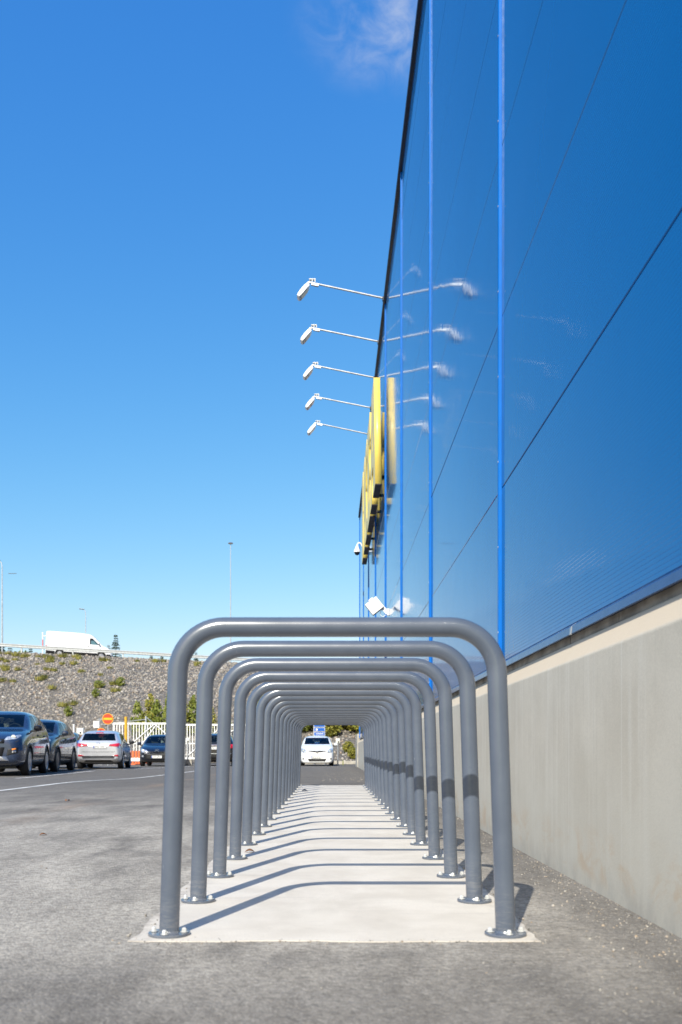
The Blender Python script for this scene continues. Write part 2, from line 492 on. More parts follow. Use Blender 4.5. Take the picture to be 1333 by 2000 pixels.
MT['dirt'] = M('plateau_soil', (0.16, 0.145, 0.11), 0.95, var=0.3, scale=0.3, obj=False)
MT['slope'] = stones_material('slope_gravel', [(0.075, 0.067, 0.06), (0.15, 0.135, 0.12), (0.22, 0.2, 0.175), (0.11, 0.1, 0.085)], 5.5)
MT['stone'] = stones_material('riprap_stone', [(0.12, 0.108, 0.093), (0.22, 0.197, 0.166), (0.30, 0.272, 0.235), (0.38, 0.348, 0.305), (0.33, 0.245, 0.175), (0.54, 0.51, 0.46)])
MT['pebble'] = stones_material('loose_grit', [(0.10, 0.095, 0.085), (0.26, 0.24, 0.21), (0.46, 0.43, 0.38), (0.36, 0.27, 0.18)])
MT['leafg'] = leaf_material('green_leaves', (0.15, 0.21, 0.035), (0.40, 0.41, 0.085))
MT['leafy'] = leaf_material('yellow_green_leaves', (0.19, 0.22, 0.04), (0.52, 0.45, 0.08))
MT['tuft'] = leaf_material('dry_grass_tuft', (0.33, 0.34, 0.08), (0.60, 0.52, 0.16))
MT['needle'] = leaf_material('conifer_needles', (0.022, 0.045, 0.022), (0.05, 0.085, 0.035), 0.15)

# ================================================================== SETTING
# ------------------------------------------------------------------ ground
def gz(y):
    """the asphalt climbs a few centimetres along the hoops and falls away again towards the lot"""
    top = 0.0056 * 13.0
    if y <= 3: return 0.0
    if y <= 16: return 0.0056 * (y - 3)
    if y >= 23: return 0.0
    t = (y - 16) / 7.0
    return top * (0.5 + 0.5*math.cos(math.pi*t))
gv = []; gf = []
mb = MB()
xs = [-900, -120, -60, -30, -14, -6, 0, 6, 14, 30, 60, 120, 900]
ys = [-300, -60, -20, -6, 0, 3, 8, 16] + [16.5 + 0.5*k for k in range(14)] + [24, 36, 50, 66, 120, 1500]
V = [(x, y, gz(y)) for y in ys for x in xs]
F = [(j*13+i, j*13+i+1, (j+1)*13+i+1, (j+1)*13+i) for j in range(len(ys)-1) for i in range(12)]
ground = mb.add(V, F).build('ground', MT['asphalt'])
tag(ground, 'grey dusty asphalt of the car park', None, kind='structure')

def paint_line(p0, p1, w, wob=0.012):
    m = MB(); p0 = Vector(p0); p1 = Vector(p1); d = p1 - p0; n = max(2, int(d.length / 0.7))
    side = Vector((-d.y, d.x)).normalized() * w / 2
    V = []
    for i in range(n + 1):
        c = p0 + d * i / n
        a = 1 + random.uniform(-0.10, 0.10); b = 1 + random.uniform(-0.10, 0.10)
        V += [(c.x + side.x*a, c.y + side.y*a, gz(c.y) + 0.005), (c.x - side.x*b, c.y - side.y*b, gz(c.y) + 0.005)]
    m.add(V, [(2*i, 2*i+1, 2*i+3, 2*i+2) for i in range(n)])
    return m.build('parking_line', MT['line'], ground)
paint_line((-4.86, 6.0), (-4.48, 31.5), 0.11)
paint_line((-7.35, 21.5), (-7.95, 31.0), 0.11)
paint_line((-7.35, 34.5), (-6.3, 41.5), 0.11)
paint_line((-5.55, 38.0), (-4.9, 45.5), 0.11)
paint_line((-9.9, 33.2), (-7.4, 33.4), 0.10)

# ------------------------------------------------------------------ rack pad
def make_pad():
    x0, x1, y0, y1, h = -0.648, 0.672, 2.93, 15.15, 0.0025
    pts = []
    def seg(a, b, n):
        for i in range(n):
            t = i / n; x = a[0] + (b[0]-a[0])*t; y = a[1] + (b[1]-a[1])*t
            k = noise.noise(Vector((x*3.1, y*3.1, 2))) * 0.020 + noise.noise(Vector((x*13, y*13, 5))) * 0.014
            if a[0] == b[0]: pts.append((x + k, y))
            else: pts.append((x, y + k*0.8))
    seg((x0, y0), (x1, y0), 26); seg((x1, y0), (x1, y1), 220); seg((x1, y1), (x0, y1), 20); seg((x0, y1), (x0, y0), 220)
    bm = bmesh.new()
    top = [bm.verts.new((x, y, gz(y) + h)) for x, y in pts]
    bot = [bm.verts.new((x, y, -0.06)) for x, y in pts]
    bm.faces.new(top)
    n = len(pts)
    for i in range(n): bm.faces.new((bot[i], bot[(i+1) % n], top[(i+1) % n], top[i]))
    bmesh.ops.triangulate(bm, faces=[f for f in bm.faces if len(f.verts) > 4])
    bmesh.ops.recalc_face_normals(bm, faces=bm.faces)
    me = bpy.data.meshes.new('rack_pad'); bm.to_mesh(me); bm.free(); me.materials.append(MT['pad'])
    return tag(link(bpy.data.objects.new('rack_pad', me)), 'long strip of pale cast concrete under the hoops', None, kind='structure')
make_pad()
PAD = 0.0025

# ------------------------------------------------------------------ embankment
def crest(X):
    return 82.0 + 0.204 * (X + 29.5), 9.62 - 0.027 * (X + 29.5)
def foot(X):
    t = min(1, max(0, (X + 26) / 29.0)); t = t*t*(3-2*t)
    return 63.0 - 11.5 * t
def emb_point(X, s):
    cy, cz = crest(X); fy = foot(X)
    y = fy + (cy - fy) * s
    k = s + 0.10 * math.sin(math.pi * s)
    z = 0.02 + (cz - 0.02) * k
    w = min(1.0, 6 * s * (1.0 - s) + 0.05)
    z += w * (0.45 * noise.noise(Vector((X*0.13, y*0.15, 3))) + 0.16 * noise.noise(Vector((X*0.6, y*0.6, 9))))
    return Vector((X, y, z))
NX, NS = 180, 36
Vx = []; Fx = []
for i in range(NX + 1):
    X = -75 + i * (125 / NX)
    for j in range(NS + 1): Vx.append(tuple(emb_point(X, j / NS)))
for i in range(NX):
    for j in range(NS):
        a = i*(NS+1)+j; Fx.append((a, a+NS+1, a+NS+2, a+1))
o = MB().add(Vx, Fx).build('embankment', MT['slope'], smooth=True, angle=80)
tag(o, 'rubble covered slope rising to the road', None, kind='structure')
# road deck + plateau beyond
mb = MB(); mp = MB(); V = []; V2 = []
for i in range(41):
    X = -75 + i * (125/40); cy, cz = crest(X)
    V += [(X, cy + 1.4, cz - 0.07), (X, cy + 11.5, cz - 0.07)]
    V2 += [(X, cy, cz), (X, cy + 12, cz - 0.12), (X*1.0, cy + 60, cz - 0.6), (X*1.6, cy + 260, cz - 3)]
mb.add(V, [(2*i, 2*i+2, 2*i+3, 2*i+1) for i in range(40)])
mp.add(V2, [(4*i+k, 4*i+4+k, 4*i+5+k, 4*i+1+k) for i in range(40) for k in range(3)])
tag(mb.build('road', MT['asphalt']), 'asphalt road on top of the embankment', None, kind='structure')
tag(mp.build('plateau', MT['dirt'], loc=None), 'level ground beyond the road', None, kind='structure')

# riprap stones: one mass nobody could count
def stone_mass(name, pts, sizes, mat, squash=0.7, sub=1):
    bm = bmesh.new(); bmesh.ops.create_icosphere(bm, subdivisions=sub, radius=1)
    base = np.array([v.co[:] for v in bm.verts]); fc = np.array([[v.index for v in f.verts] for f in bm.faces]); bm.free()
    rng = np.random.default_rng(5)
    n, k = len(pts), len(base)
    q = rng.normal(size=(n, 4)); q /= np.linalg.norm(q, axis=1)[:, None]
    w, x, y, z = q.T
    rot = np.stack([1-2*(y*y+z*z), 2*(x*y-z*w), 2*(x*z+y*w), 2*(x*y+z*w), 1-2*(x*x+z*z), 2*(y*z-x*w), 2*(x*z-y*w), 2*(y*z+x*w), 1-2*(x*x+y*y)], 1).reshape(n, 3, 3)
    sc = sizes[:, None] * rng.uniform([0.8, 0.6, squash*0.6], [1.35, 1.1, squash*1.2], (n, 3))
    jit = 1 + rng.uniform(-0.28, 0.28, (n, k, 1))
    loc = base[None] * jit * sc[:, None, :]
    v = np.einsum('nij,nkj->nki', rot, loc) + np.array(pts)[:, None, :]
    f = (fc[None] + (np.arange(n) * k)[:, None, None]).reshape(-1, 3)
    me = fast_mesh(name, v.reshape(-1, 3), f, mat)
    return link(bpy.data.objects.new(name, me))
pts = []; sz = []
for i in range(27000):
    X = random.uniform(-36, 6); s = random.random()
    if X < -9 and s < 0.12 and random.random() < 0.5: continue
    p = emb_point(X, s)
    r = random.uniform(0.04, 0.105) if random.random() < 0.90 else random.uniform(0.10, 0.17)
    pts.append(tuple(p + Vector((0, 0, r*0.15)))); sz.append(r)
o = stone_mass('riprap', pts, np.array(sz), MT['stone'])
tag(o, 'grey blasted rubble covering the whole embankment slope', 'rubble', kind='stuff')

# kerb at the far end of the lot
tag(MB().box((2.2, 49.6, 0.09), (9.6, 0.35, 0.18)).build('kerb', MT['kerbc'], bevel=0.02), 'low pale kerb at the foot of the slope', None, kind='structure')

# ================================================================== BUILDING
bld = empty('store_building', (1.2, 15, 0))
tag(bld, 'tall warehouse store clad in glossy blue ribbed metal panels on a concrete base', 'building')
BX = 1.2; Y_IN, Y_OUT = -7.24, 38.56; TOP = 10.53
def bchild(m, name, mat, parent=None, **k):
    o = m.build(name, mat, None, **k); o.parent = parent or bld
    o.matrix_parent_inverse = Matrix.Translation((-1.2, -15, 0)); return o
# core
bchild(MB().box((BX + 0.05 + 20, (Y_IN+Y_OUT)/2, 5.25), (40, Y_OUT-Y_IN-0.02, 10.44)), 'core_wall', MT['backing'])
# plinth: precast elements with joints
prof = [(1.135, -0.3), (1.135, 1.035), (1.200, 1.147), (1.235, 1.147), (1.235, -0.3)]
yy = [-7.24, -2.66, 1.40, 7.4, 13.4, 19.4, 25.4, 31.4, 38.56]
for a, b in zip(yy[:-1], yy[1:]):
    bchild(MB().prism([(p[0], p[1]) for p in prof], 'Y', a + 0.004, b - 0.004), 'base_panel', MT['plinth'], bevel=0.006)
# gap board with short pieces, behind the drip flashing
y = Y_IN
k = 0
while y < Y_OUT:
    L = random.uniform(0.7, 1.25)
    e = min(Y_OUT, y + L)
    bchild(MB().box((1.222 + random.uniform(-0.002, 0.003), (y+e)/2, 1.170), (0.02, e - y - 0.008, 0.044)), 'gap_board', MT['mortar'])
    y = e
# drip flashing in lengths
y = Y_IN; lens = [2.9, 3.0, 3.0, 3.0]
k = 0
fprof = [(1.206, 1.238), (1.196, 1.236), (1.170, 1.216), (1.166, 1.180), (1.176, 1.178), (1.180, 1.192), (1.206, 1.192)]
while y < Y_OUT - 0.01:
    e = min(Y_OUT, y + 2.35)
    bchild(MB().prism(fprof, 'Y', y, e - 0.006), 'drip_flashing', MT['flash'])
    bchild(MB().prism([(u - 0.003, v - 0.002) for u, v in fprof], 'Y', e - 0.035, e - 0.008), 'flashing_clip', MT['galv'])
    y = e
# ribbed panels
rows = [1.236, 2.46, 3.66, 4.86, 6.06, 7.26, 8.46, 9.66, 10.47]
trims = [6.5 + 4.58 * k for k in range(-3, 8)]
def panel_mesh(h, L):
    prof = [(0.034, 0.0028), (0.003, 0.0028)]
    z = 0.008
    pitch = 0.020
    n = int((h - 0.02) / pitch)
    for i in range(n):
        z = 0.008 + i * pitch
        prof += [(0.0, z), (0.0, z + 0.0135), (0.0003, z + 0.0155), (0.0003, z + 0.0180)]
    prof += [(0.0, 0.008 + n*pitch), (0.0, h - 0.006), (0.003, h - 0.0028), (0.034, h - 0.0028)]
    V = [(x, 0, z) for x, z in prof] + [(x, L, z) for x, z in prof]
    m = len(prof)
    F = [(i, i+1, m+i+1, m+i) for i in range(m - 1)]
    me = bpy.data.meshes.new('cladding_panel'); me.from_pydata(V, [], F); me.materials.append(MT['clad']); me.update()
    return me
pm = {}
for a, b in zip(trims[:-1], trims[1:]):
    for lo, hi in zip(rows[:-1], rows[1:]):
        key = round(hi - lo, 3)
        if key not in pm: pm[key] = panel_mesh(hi - lo, 4.575)
        o = bpy.data.objects.new('cladding_panel', pm[key]); link(o, bld)
        o.location = (BX - 1.2 + random.uniform(-0.0003, 0.0003), a - 15, lo)
        o.rotation_euler = (0, R(random.uniform(-0.02, 0.02)), R(random.uniform(-0.02, 0.02)))
# vertical cover trims with screws
tm = MB().prism([(-0.022, -0.018), (-0.018, -0.022), (-0.002, -0.022), (-0.002, -0.030), (0.03, -0.030), (0.03, 0.030), (-0.002, 0.030), (-0.002, 0.022), (-0.018, 0.022), (-0.022, 0.018)], 'Z', 1.237, 10.47)
tme = tm.mesh('cover_trim', MT['trim'])
sm = MB()
zz = 1.45
while zz < 10.4:
    sm.lathe([(0.007, 0.004), (0.007, -0.003), (0.005, -0.005), (0.0, -0.006)], 8, (-0.021, -0.010, zz), 'X')
    zz += 0.60
sme = sm.mesh('trim_screw', MT['galv'])
for a in trims[:-1] + [Y_OUT - 0.06]:
    o = bpy.data.objects.new('cover_trim', tme); link(o, bld); o.location = (0, a - 15, 0)
    s = bpy.data.objects.new('trim_screw', sme); link(s, o); s['kind'] = 'stuff'
# coping
y = Y_IN
while y < Y_OUT - 0.01:
    e = min(Y_OUT + 0.03, y + 3.05)
    bchild(MB().prism([(1.145, 10.46), (1.150, 10.60), (1.45, 10.63), (1.45, 10.46)], 'Y', y, e - 0.005), 'roof_coping', MT['coping'])
    y = e if e < Y_OUT else Y_OUT
bchild(MB().box((BX + 20, (Y_IN+Y_OUT)/2, 10.5), (39.4, Y_OUT-Y_IN-0.1, 0.06)), 'roof', MT['mortar'])

# free-standing wall past the corner
w = MB().prism([(38.75, 0), (41.2, 0), (41.2, 1.28), (40.9, 1.42), (38.75, 1.42)], 'X', 1.10, 1.36).build('concrete_wall', MT['kerbc'], bevel=0.015)
tag(w, 'short free-standing concrete wall past the far corner of the blue building', 'wall')
MB().box((1.097, 39.9, 1.0), (0.008, 0.05, 0.42)).build('slot_drain', MT['black'], w)
# ================================================================== BICYCLE RACKS
def make_rack():
    root = empty('bicycle_rack')
    cb, hb, ht, zc, rb, tr = 0.021, 0.553, 0.525, 1.014, 0.155, 0.0325
    pts = []
    def lerp(a, b, t): return a + (b - a) * t
    zb = zc - rb
    for i in range(7): pts.append((cb - lerp(hb, ht, i/6), 0, lerp(PAD + 0.006, zb, i/6)))
    tilt = math.atan((hb-ht) / zb)
    for i in range(1, 13):
        a = lerp(tilt*0.9, math.pi/2, i/12)
        pts.append((cb - ht + rb - rb*math.cos(a), 0, zb + rb*math.sin(a)))
    for i in range(1, 6): pts.append((cb - ht + rb + (2*(ht - rb)) * i/6, 0, zc))
    n = len(pts)
    left = pts[:19]
    for p in reversed(left): pts.append((2*cb - p[0], 0, p[2]))
    MB().tube(pts, tr, 28).build('hoop', MT['rack'], root, smooth=True, angle=50)
    fm = MB().lathe([(0.0, 0.0), (0.0675, 0.0), (0.0685, 0.002), (0.0685, 0.0085), (0.067, 0.010), (0.036, 0.010), (0.0345, 0.0125), (0.033, 0.0165)], 36).mesh('base_flange', MT['rack'], True, 40)
    bm_ = MB().lathe([(0.0085, 0.010), (0.0085, 0.0112), (0.0125, 0.0112), (0.0125, 0.013)], 14)
    bm_.lathe([(0.0082, 0.013), (0.0084, 0.0195), (0.0074, 0.0230), (0.0050, 0.0255), (0.0, 0.0265)], 6)
    bme = bm_.mesh('anchor_bolt', MT['zinc'], True, 30)
    for s in (-1, 1):
        f = bpy.data.objects.new('base_flange', fm); link(f, root); f.location = (cb + s*hb, 0, PAD)
        for k in range(4):
            a = R(90*k + (-97 if s < 0 else -88))
            b = bpy.data.objects.new('anchor_bolt', bme); link(b, f)
            b.location = (0.051*math.cos(a), 0.051*math.sin(a), 0)
            b.rotation_euler = (0, 0, random.uniform(0, 1))
    return root
ry = [3.03, 3.69, 4.40, 5.11, 5.85, 6.53, 7.19, 7.88]
while len(ry) < 18: ry.append(ry[-1] + 0.692)
ORD = ['first', 'second', 'third', 'fourth', 'fifth', 'sixth', 'seventh', 'eighth', 'ninth', 'tenth', 'eleventh', 'twelfth', 'thirteenth', 'fourteenth', 'fifteenth', 'sixteenth', 'seventeenth', 'eighteenth', 'nineteenth']
rack = make_rack()
for i, yv in enumerate(ry):
    o = rack if i == 0 else copy_tree(rack)
    o.location = (random.uniform(-0.004, 0.004) if i else 0, yv, gz(yv))
    o.rotation_euler = (0, 0, R(random.uniform(-0.35, 0.35)) if i else 0)
    if i == 0: lab = 'nearest grey steel bicycle hoop, at the front edge of the concrete strip'
    elif i == 17: lab = 'farthest grey steel bicycle hoop, last in the row'
    else: lab = 'grey steel bicycle hoop, %s in the row from the near end' % ORD[i]
    tag(o, lab, 'bicycle rack', 'grey bicycle hoops in a row')

# loose grit on the asphalt, thick along the wall foot
pts = []; sz = []
for i in range(2600):
    y = 1.3 + 16 * random.random() ** 1.6
    d = min(0.45, random.expovariate(1/0.16))
    pts.append((1.13 - d, y, gz(y) + 0.001)); sz.append(random.uniform(0.0012, 0.0045) if random.random() < 0.93 else random.uniform(0.005, 0.009))
for i in range(900):
    y = 1.2 + 14 * random.random() ** 1.5; x = random.uniform(-4, 1.1)
    if -0.68 < x < 0.70 and y > 2.9: continue
    pts.append((x, y, gz(y) + 0.001)); sz.append(random.uniform(0.001, 0.0038) if random.random() < 0.95 else random.uniform(0.004, 0.006))
for i in range(380):
    y = 2.95 + 12 * random.random(); s = random.choice((-1, 1))
    pts.append((0.012 + s*(0.655 + random.gauss(0, 0.02)), y, gz(y) + 0.004)); sz.append(random.uniform(0.001, 0.006))
for i in range(160):
    pts.append((random.uniform(-0.7, 0.72), 2.925 + random.gauss(0, 0.02), 0.001)); sz.append(random.uniform(0.001, 0.0045))
for i in range(170):
    yy_ = random.uniform(17, 30); pts.append((random.uniform(-0.2, 1.2), yy_, gz(yy_))); sz.append(random.uniform(0.006, 0.014))
o = stone_mass('grit', pts, np.array(sz), MT['pebble'], sub=1)
tag(o, 'loose grit scattered along the foot of the concrete wall', 'grit', kind='stuff')

# fallen leaves
def leaf_at(x, y, z, s, rz, lab, mat='deadleaf'):
    m = MB(); V = []; n = 6
    for i in range(n + 1):
        t = i / n; w = s * 0.34 * math.sin(math.pi * t) ** 0.8
        c = 0.22 * s * math.sin(math.pi * t)
        V += [((t-0.5)*s, -w, c + 0.18*w), ((t-0.5)*s, 0, c*0.7), ((t-0.5)*s, w, c + 0.25*w)]
    F = []
    for i in range(n): a = 3*i; F += [(a, a+3, a+4, a+1), (a+1, a+4, a+5, a+2)]
    o = m.add(V, F).build('fallen_leaf', MT[mat], smooth=True)
    md = o.modifiers.new('s', 'SOLIDIFY'); md.thickness = 0.0008
    o.location = (x, y, gz(y) + z + 0.002); o.rotation_euler = (0, 0, rz)
    tag(o, lab, 'leaf', 'fallen leaves on the ground')
leaf_at(-2.03, 6.5, 0, 0.055, 0.5, 'curled brown leaf on the asphalt left of the hoops')
leaf_at(-3.06, 10.7, 0, 0.07, 1.2, 'pale orange leaf farther away on the asphalt')
leaf_at(-0.478, 5.42, PAD, 0.062, 0.1, 'brown leaf on the concrete strip at the left hoop feet')
leaf_at(-0.37, 13.0, PAD, 0.10, 0.1, 'dark leaf on the concrete strip near its far end', 'black')

# ================================================================== SIGN LETTERS
sign = empty('facade_sign', (1.04, 24.5, 6.51))
tag(sign, 'four large yellow capital letters mounted high on the blue wall', 'sign')
LH = 2.59
def letter(char, splines, yleft, wdt):
    """splines in letter space: u right (towards -Y), v up"""
    cu = bpy.data.curves.new('letter', 'CURVE'); cu.dimensions = '2D'; cu.fill_mode = 'BOTH'
    cu.extrude = 0.0725
    for sp in splines:
        s = cu.splines.new('POLY'); s.points.add(len(sp)-1)
        for i, (u, v) in enumerate(sp): s.points[i].co = (u*wdt, v*LH, 0, 1)
        s.use_cyclic_u = True
    tmp = bpy.data.objects.new('letter_tmp', cu); COL.objects.link(tmp)
    dg = bpy.context.evaluated_depsgraph_get()
    me = bpy.data.meshes.new_from_object(tmp.evaluated_get(dg))
    bpy.data.objects.remove(tmp); bpy.data.curves.remove(cu)
    # local (u, v, w) -> world (x = -w.., y = -u, z = v)
    for v in me.vertices:
        u, vv, w_ = v.co; v.co = (-w_, -u, vv)
    bm = bmesh.new(); bm.from_mesh(me)
    bmesh.ops.remove_doubles(bm, verts=bm.verts, dist=1e-4)
    bmesh.ops.recalc_face_normals(bm, faces=bm.faces); bm.to_mesh(me); bm.free()
    me.materials.clear(); me.materials.append(MT['yellow'])
    o = bpy.data.objects.new('letter', me); link(o, sign)
    o.location = (0, yleft - 24.5, 0)
    o['label'] = 'yellow block letter ' + char
    return o
def shade_brown(o, u0, u1, wdt):  # added dark plate: shade on the yellow underside, put in as colour
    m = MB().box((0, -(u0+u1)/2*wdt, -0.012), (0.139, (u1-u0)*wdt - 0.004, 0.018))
    m.build('underside_shade_plate', MT['shade_brown'], o)
o = letter('I', [[(0.02, 0), (1, 0), (1, .17), (.93, .2), (.93, .8), (1, .83), (1, 1), (0.02, 1), (0.02, .83), (.09, .8), (.09, .2), (.02, .17)]], 28.8, 0.95); shade_brown(o, .02, 1, .95)
o = letter('K', [[(0, 0), (.39, 0), (.39, .17), (.36, .2), (.36, .40), (.52, .2), (.52, 0), (1, 0), (1, .17), (.93, .19), (.66, .54), (.90, .81), (.98, .84), (.98, 1), (.54, 1), (.54, .84), (.57, .82), (.36, .58), (.36, .8), (.39, .83), (.39, 1), (0, 1), (0, .83), (.03, .8), (.03, .2), (0, .17)]], 27.35, 2.45); shade_brown(o, 0, .39, 2.45); shade_brown(o, .52, 1, 2.45)
o = letter('E', [[(0, 0), (1, 0), (1, .34), (.86, .34), (.82, .2), (.5, .2), (.5, .41), (.82, .41), (.82, .59), (.5, .59), (.5, .8), (.8, .8), (.84, .67), (.97, .67), (.97, 1), (0, 1), (0, .83), (.06, .8), (.06, .2), (0, .17)]], 24.6, 1.67); shade_brown(o, 0, 1, 1.67)
o = letter('A', [[(0, 0), (.34, 0), (.34, .16), (.29, .18), (.325, .28), (.62, .28), (.645, .18), (.572, .16), (.572, 0), (1, 0), (.74, 1), (.26, 1)], [(.385, .44), (.56, .44), (.475, .72)]], 22.73, 2.53); shade_brown(o, 0, .34, 2.53); shade_brown(o, .572, 1, 2.53)
# standoff pins to the wall
for yv in (28.3, 26.9, 25.3, 23.9, 22.4, 20.9):
    for zv in (0.35,):
        MB().box((0.115, yv - 24.5, zv), (0.088, 0.06, 0.06)).build('standoff', MT['shade_brown'], sign)

# sign flood lights on arms from the roof edge
def make_sign_lamp():
    r = empty('sign_floodlight')
    ax0, az0, ax1, az1 = 1.16, 10.58, -0.47, 10.915
    MB().tube([(ax0 + 0.1, 0, az0 - 0.02), (ax1, 0, az1)], 0.021, 12).build('arm', MT['galv'], r, smooth=True)
    MB().box((1.138, 0, 10.565), (0.02, 0.08, 0.08)).build('wall_bracket', MT['coping'], r)
    # clamp on top and driver under the tip
    MB().box((ax1 + 0.06, 0, az1 + 0.055), (0.14, 0.10, 0.012)).box((ax1 + 0.06, 0, az1 + 0.02), (0.012, 0.10, 0.07)).box((ax1+0.12, 0, az1+0.02), (0.012, 0.1, 0.07)).build('clamp', MT['white'], r)
    MB().box((ax1 + 0.12, 0, az1 - 0.055), (0.16, 0.06, 0.045), ry=R(11)).build('driver_box', MT['galv'], r)
    # yoke + head, hanging outward and tilted back toward the letters
    a = math.atan2(-0.30, -0.27)
    hm = Matrix.Translation((ax1 - 0.13, 0, az1 - 0.20))
    d = Vector((-0.62, 0, -0.78)); nrm = Vector((-0.78, 0, 0.62))   # along the housing, and its lit-from-sun back
    def P(u, y, w): return Vector((ax1 - 0.035, 0, az1 - 0.075)) + d*u + nrm*w + Vector((0, y, 0))
    m = MB()
    sec = [(-0.02, 0.05, 0.035), (0.02, 0.10, 0.045), (0.16, 0.135, 0.05), (0.30, 0.13, 0.045), (0.345, 0.11, 0.03)]
    V = []
    for u, hw, hh in sec:
        for y, w_ in ((-hw, -hh), (hw, -hh), (hw, hh*0.3), (hw*0.75, hh), (-hw*0.75, hh), (-hw, hh*0.3)): V.append(P(u, y, w_))
    F = [(6*i+k, 6*i+(k+1) % 6, 6*i+6+(k+1) % 6, 6*i+6+k) for i in range(4) for k in range(6)] + [tuple(range(6)), tuple(range(24, 30))]
    h = m.add(V, F).build('lamp_housing', MT['white'], r)
    m = MB(); q = [P(0.08, -0.1, -0.058), P(0.08, 0.1, -0.058), P(0.31, 0.1, -0.056), P(0.31, -0.1, -0.056)]
    q2 = [p + nrm*0.012 for p in q]
    m.add(q + q2, [(0, 1, 2, 3), (7, 6, 5, 4), (0, 4, 5, 1), (1, 5, 6, 2), (2, 6, 7, 3), (3, 7, 4, 0)]).build('lens', MT['blackgloss'], h)
    MB().tube([(ax1 + 0.01, 0.0, az1), (ax1 - 0.03, 0, az1 - 0.02), tuple(P(0.02, 0, 0.02))], [0.03, 0.034, 0.04], 10).build('swivel', MT['white'], r, smooth=True)
    return r
sl = make_sign_lamp()
nth = ['nearest', 'second nearest', 'middle', 'second farthest', 'farthest']
for i in range(5):
    o = sl if i == 0 else copy_tree(sl)
    o.location = (0, 20.2 + 2.15*i, 0); o.rotation_euler = (0, 0, R(random.uniform(-1.2, 1.2)))
    # keep the wall end in place despite the small swing
    tag(o, '%s of the five white floodlights on long arms at the roof edge' % nth[i], 'floodlight', 'floodlights over the letters')

# square wall floodlight lower down
def make_wall_flood():
    r = empty('wall_floodlight', (1.16, 19.1, 3.55))
    m = Matrix.Rotation(R(-38), 4, 'Y')
    def T(mb):
        mb.v = [tuple((m @ Vector(p)) + Vector((-0.26, 0, 0.10))) for p in mb.v]; return mb
    h = T(MB().box((0, 0, 0), (0.29, 0.12, 0.27))).build('lamp_housing', MT['white'], r, bevel=0.008)
    T(MB().box((0, 0, -0.139), (0.27, 0.12, 0.012))).build('front_frame', MT['black'], h)
    T(MB().box((0.02, 0, 0.15), (0.10, 0.08, 0.035))).build('junction_box', MT['white'], h)
    MB().prism([(-0.20, 0.13), (-0.11, 0.15), (0.02, 0.01), (0.02, -0.07), (-0.02, -0.07)], 'Y', -0.012, 0.012).build('bracket', MT['white'], r, bevel=0.003)
    MB().box((0.022, 0, -0.03), (0.03, 0.10, 0.14)).build('wall_plate', MT['white'], r)
    c = [(-0.08 - 0.06*math.cos(a), 0.02, -0.05 - 0.065*math.sin(a)) for a in [R(d) for d in range(-60, 240, 20)]]
    MB().tube([(-0.12, 0.02, 0.06)] + c + [(0.015, 0.02, -0.03)], 0.006, 6).build('cable', MT['white'], r, smooth=True)
    return tag(r, 'square white floodlight on the blue wall just above the hoops', 'floodlight')
make_wall_flood()
def make_wall_dome():
    r = empty('wall_sensor', (1.15, 19.6, 3.35))
    MB().lathe([(0.0, 0.075), (0.05, 0.065), (0.085, 0.03), (0.095, 0.0), (0.09, -0.02)], 20, (-0.10, 0, 0)).build('dome', MT['alloyd'], r, smooth=True)
    MB().box((-0.03, 0, 0.01), (0.09, 0.05, 0.04)).build('bracket', MT['alloyd'], r)
    return tag(r, 'small dark dome fixture on the wall under the square floodlight', 'sensor')
make_wall_dome()

# dome camera near the far corner
def make_dome_camera():
    r = empty('dome_camera', (1.16, 34.6, 8.2))
    c = [(0.02, 0, 0.16), (-0.05, 0, 0.28), (-0.12, 0, 0.30), (-0.17, 0, 0.24), (-0.18, 0, 0.16)]
    MB().tube(c, 0.028, 10).build('gooseneck', MT['white'], r, smooth=True)
    MB().lathe([(0.05, 0.18), (0.065, 0.12), (0.11, 0.02), (0.125, -0.03), (0.125, -0.06)], 22, (-0.18, 0, 0)).build('shroud', MT['white'], r, smooth=True)
    MB().lathe([(0.10, -0.058), (0.098, -0.09), (0.075, -0.14), (0.04, -0.165), (0.0, -0.172)], 22, (-0.18, 0, 0)).build('dome', MT['blackgloss'], r, smooth=True)
    return tag(r, 'white dome security camera with black bulb high on the wall beyond the letters', 'camera')
make_dome_camera()

# ================================================================== VEHICLES
def evaluated(o):
    dg = bpy.context.evaluated_depsgraph_get()
    return bpy.data.meshes.new_from_object(o.evaluated_get(dg))

def interp(tab, t):
    for (a, *va), (b, *vb) in zip(tab[:-1], tab[1:]):
        if a <= t <= b:
            k = (t - a) / (b - a) if b > a else 0
            return [x + (y - x)*k for x, y in zip(va, vb)]
    return tab[-1][1:]

# t along length from the nose: half width, underside z, belt z, roof half width, top z   (w, wr as fractions of W/2; z for H = 1.5)
HATCH = [(0.0, .70, .34, .60, .58, .655), (.012, .82, .25, .66, .66, .72), (.045, .92, .20, .73, .73, .79), (.11, .975, .185, .83, .79, .885),
         (.19, 1, .18, .89, .82, .955), (.255, 1, .18, .925, .83, 1.005), (.275, 1, .18, .93, .83, 1.03), (.35, 1, .18, .945, .80, 1.245), (.425, 1, .18, .95, .765, 1.425),
         (.50, 1, .18, .955, .745, 1.482), (.62, 1, .18, .965, .735, 1.50), (.75, 1, .18, .98, .725, 1.482), (.86, .99, .19, 1.0, .71, 1.425),
         (.915, .975, .22, 1.0, .70, 1.32), (.955, .945, .26, .985, .72, 1.11), (.98, .90, .30, .94, .74, 1.005), (.995, .84, .34, .86, .72, .92), (1.0, .76, .38, .80, .66, .86)]
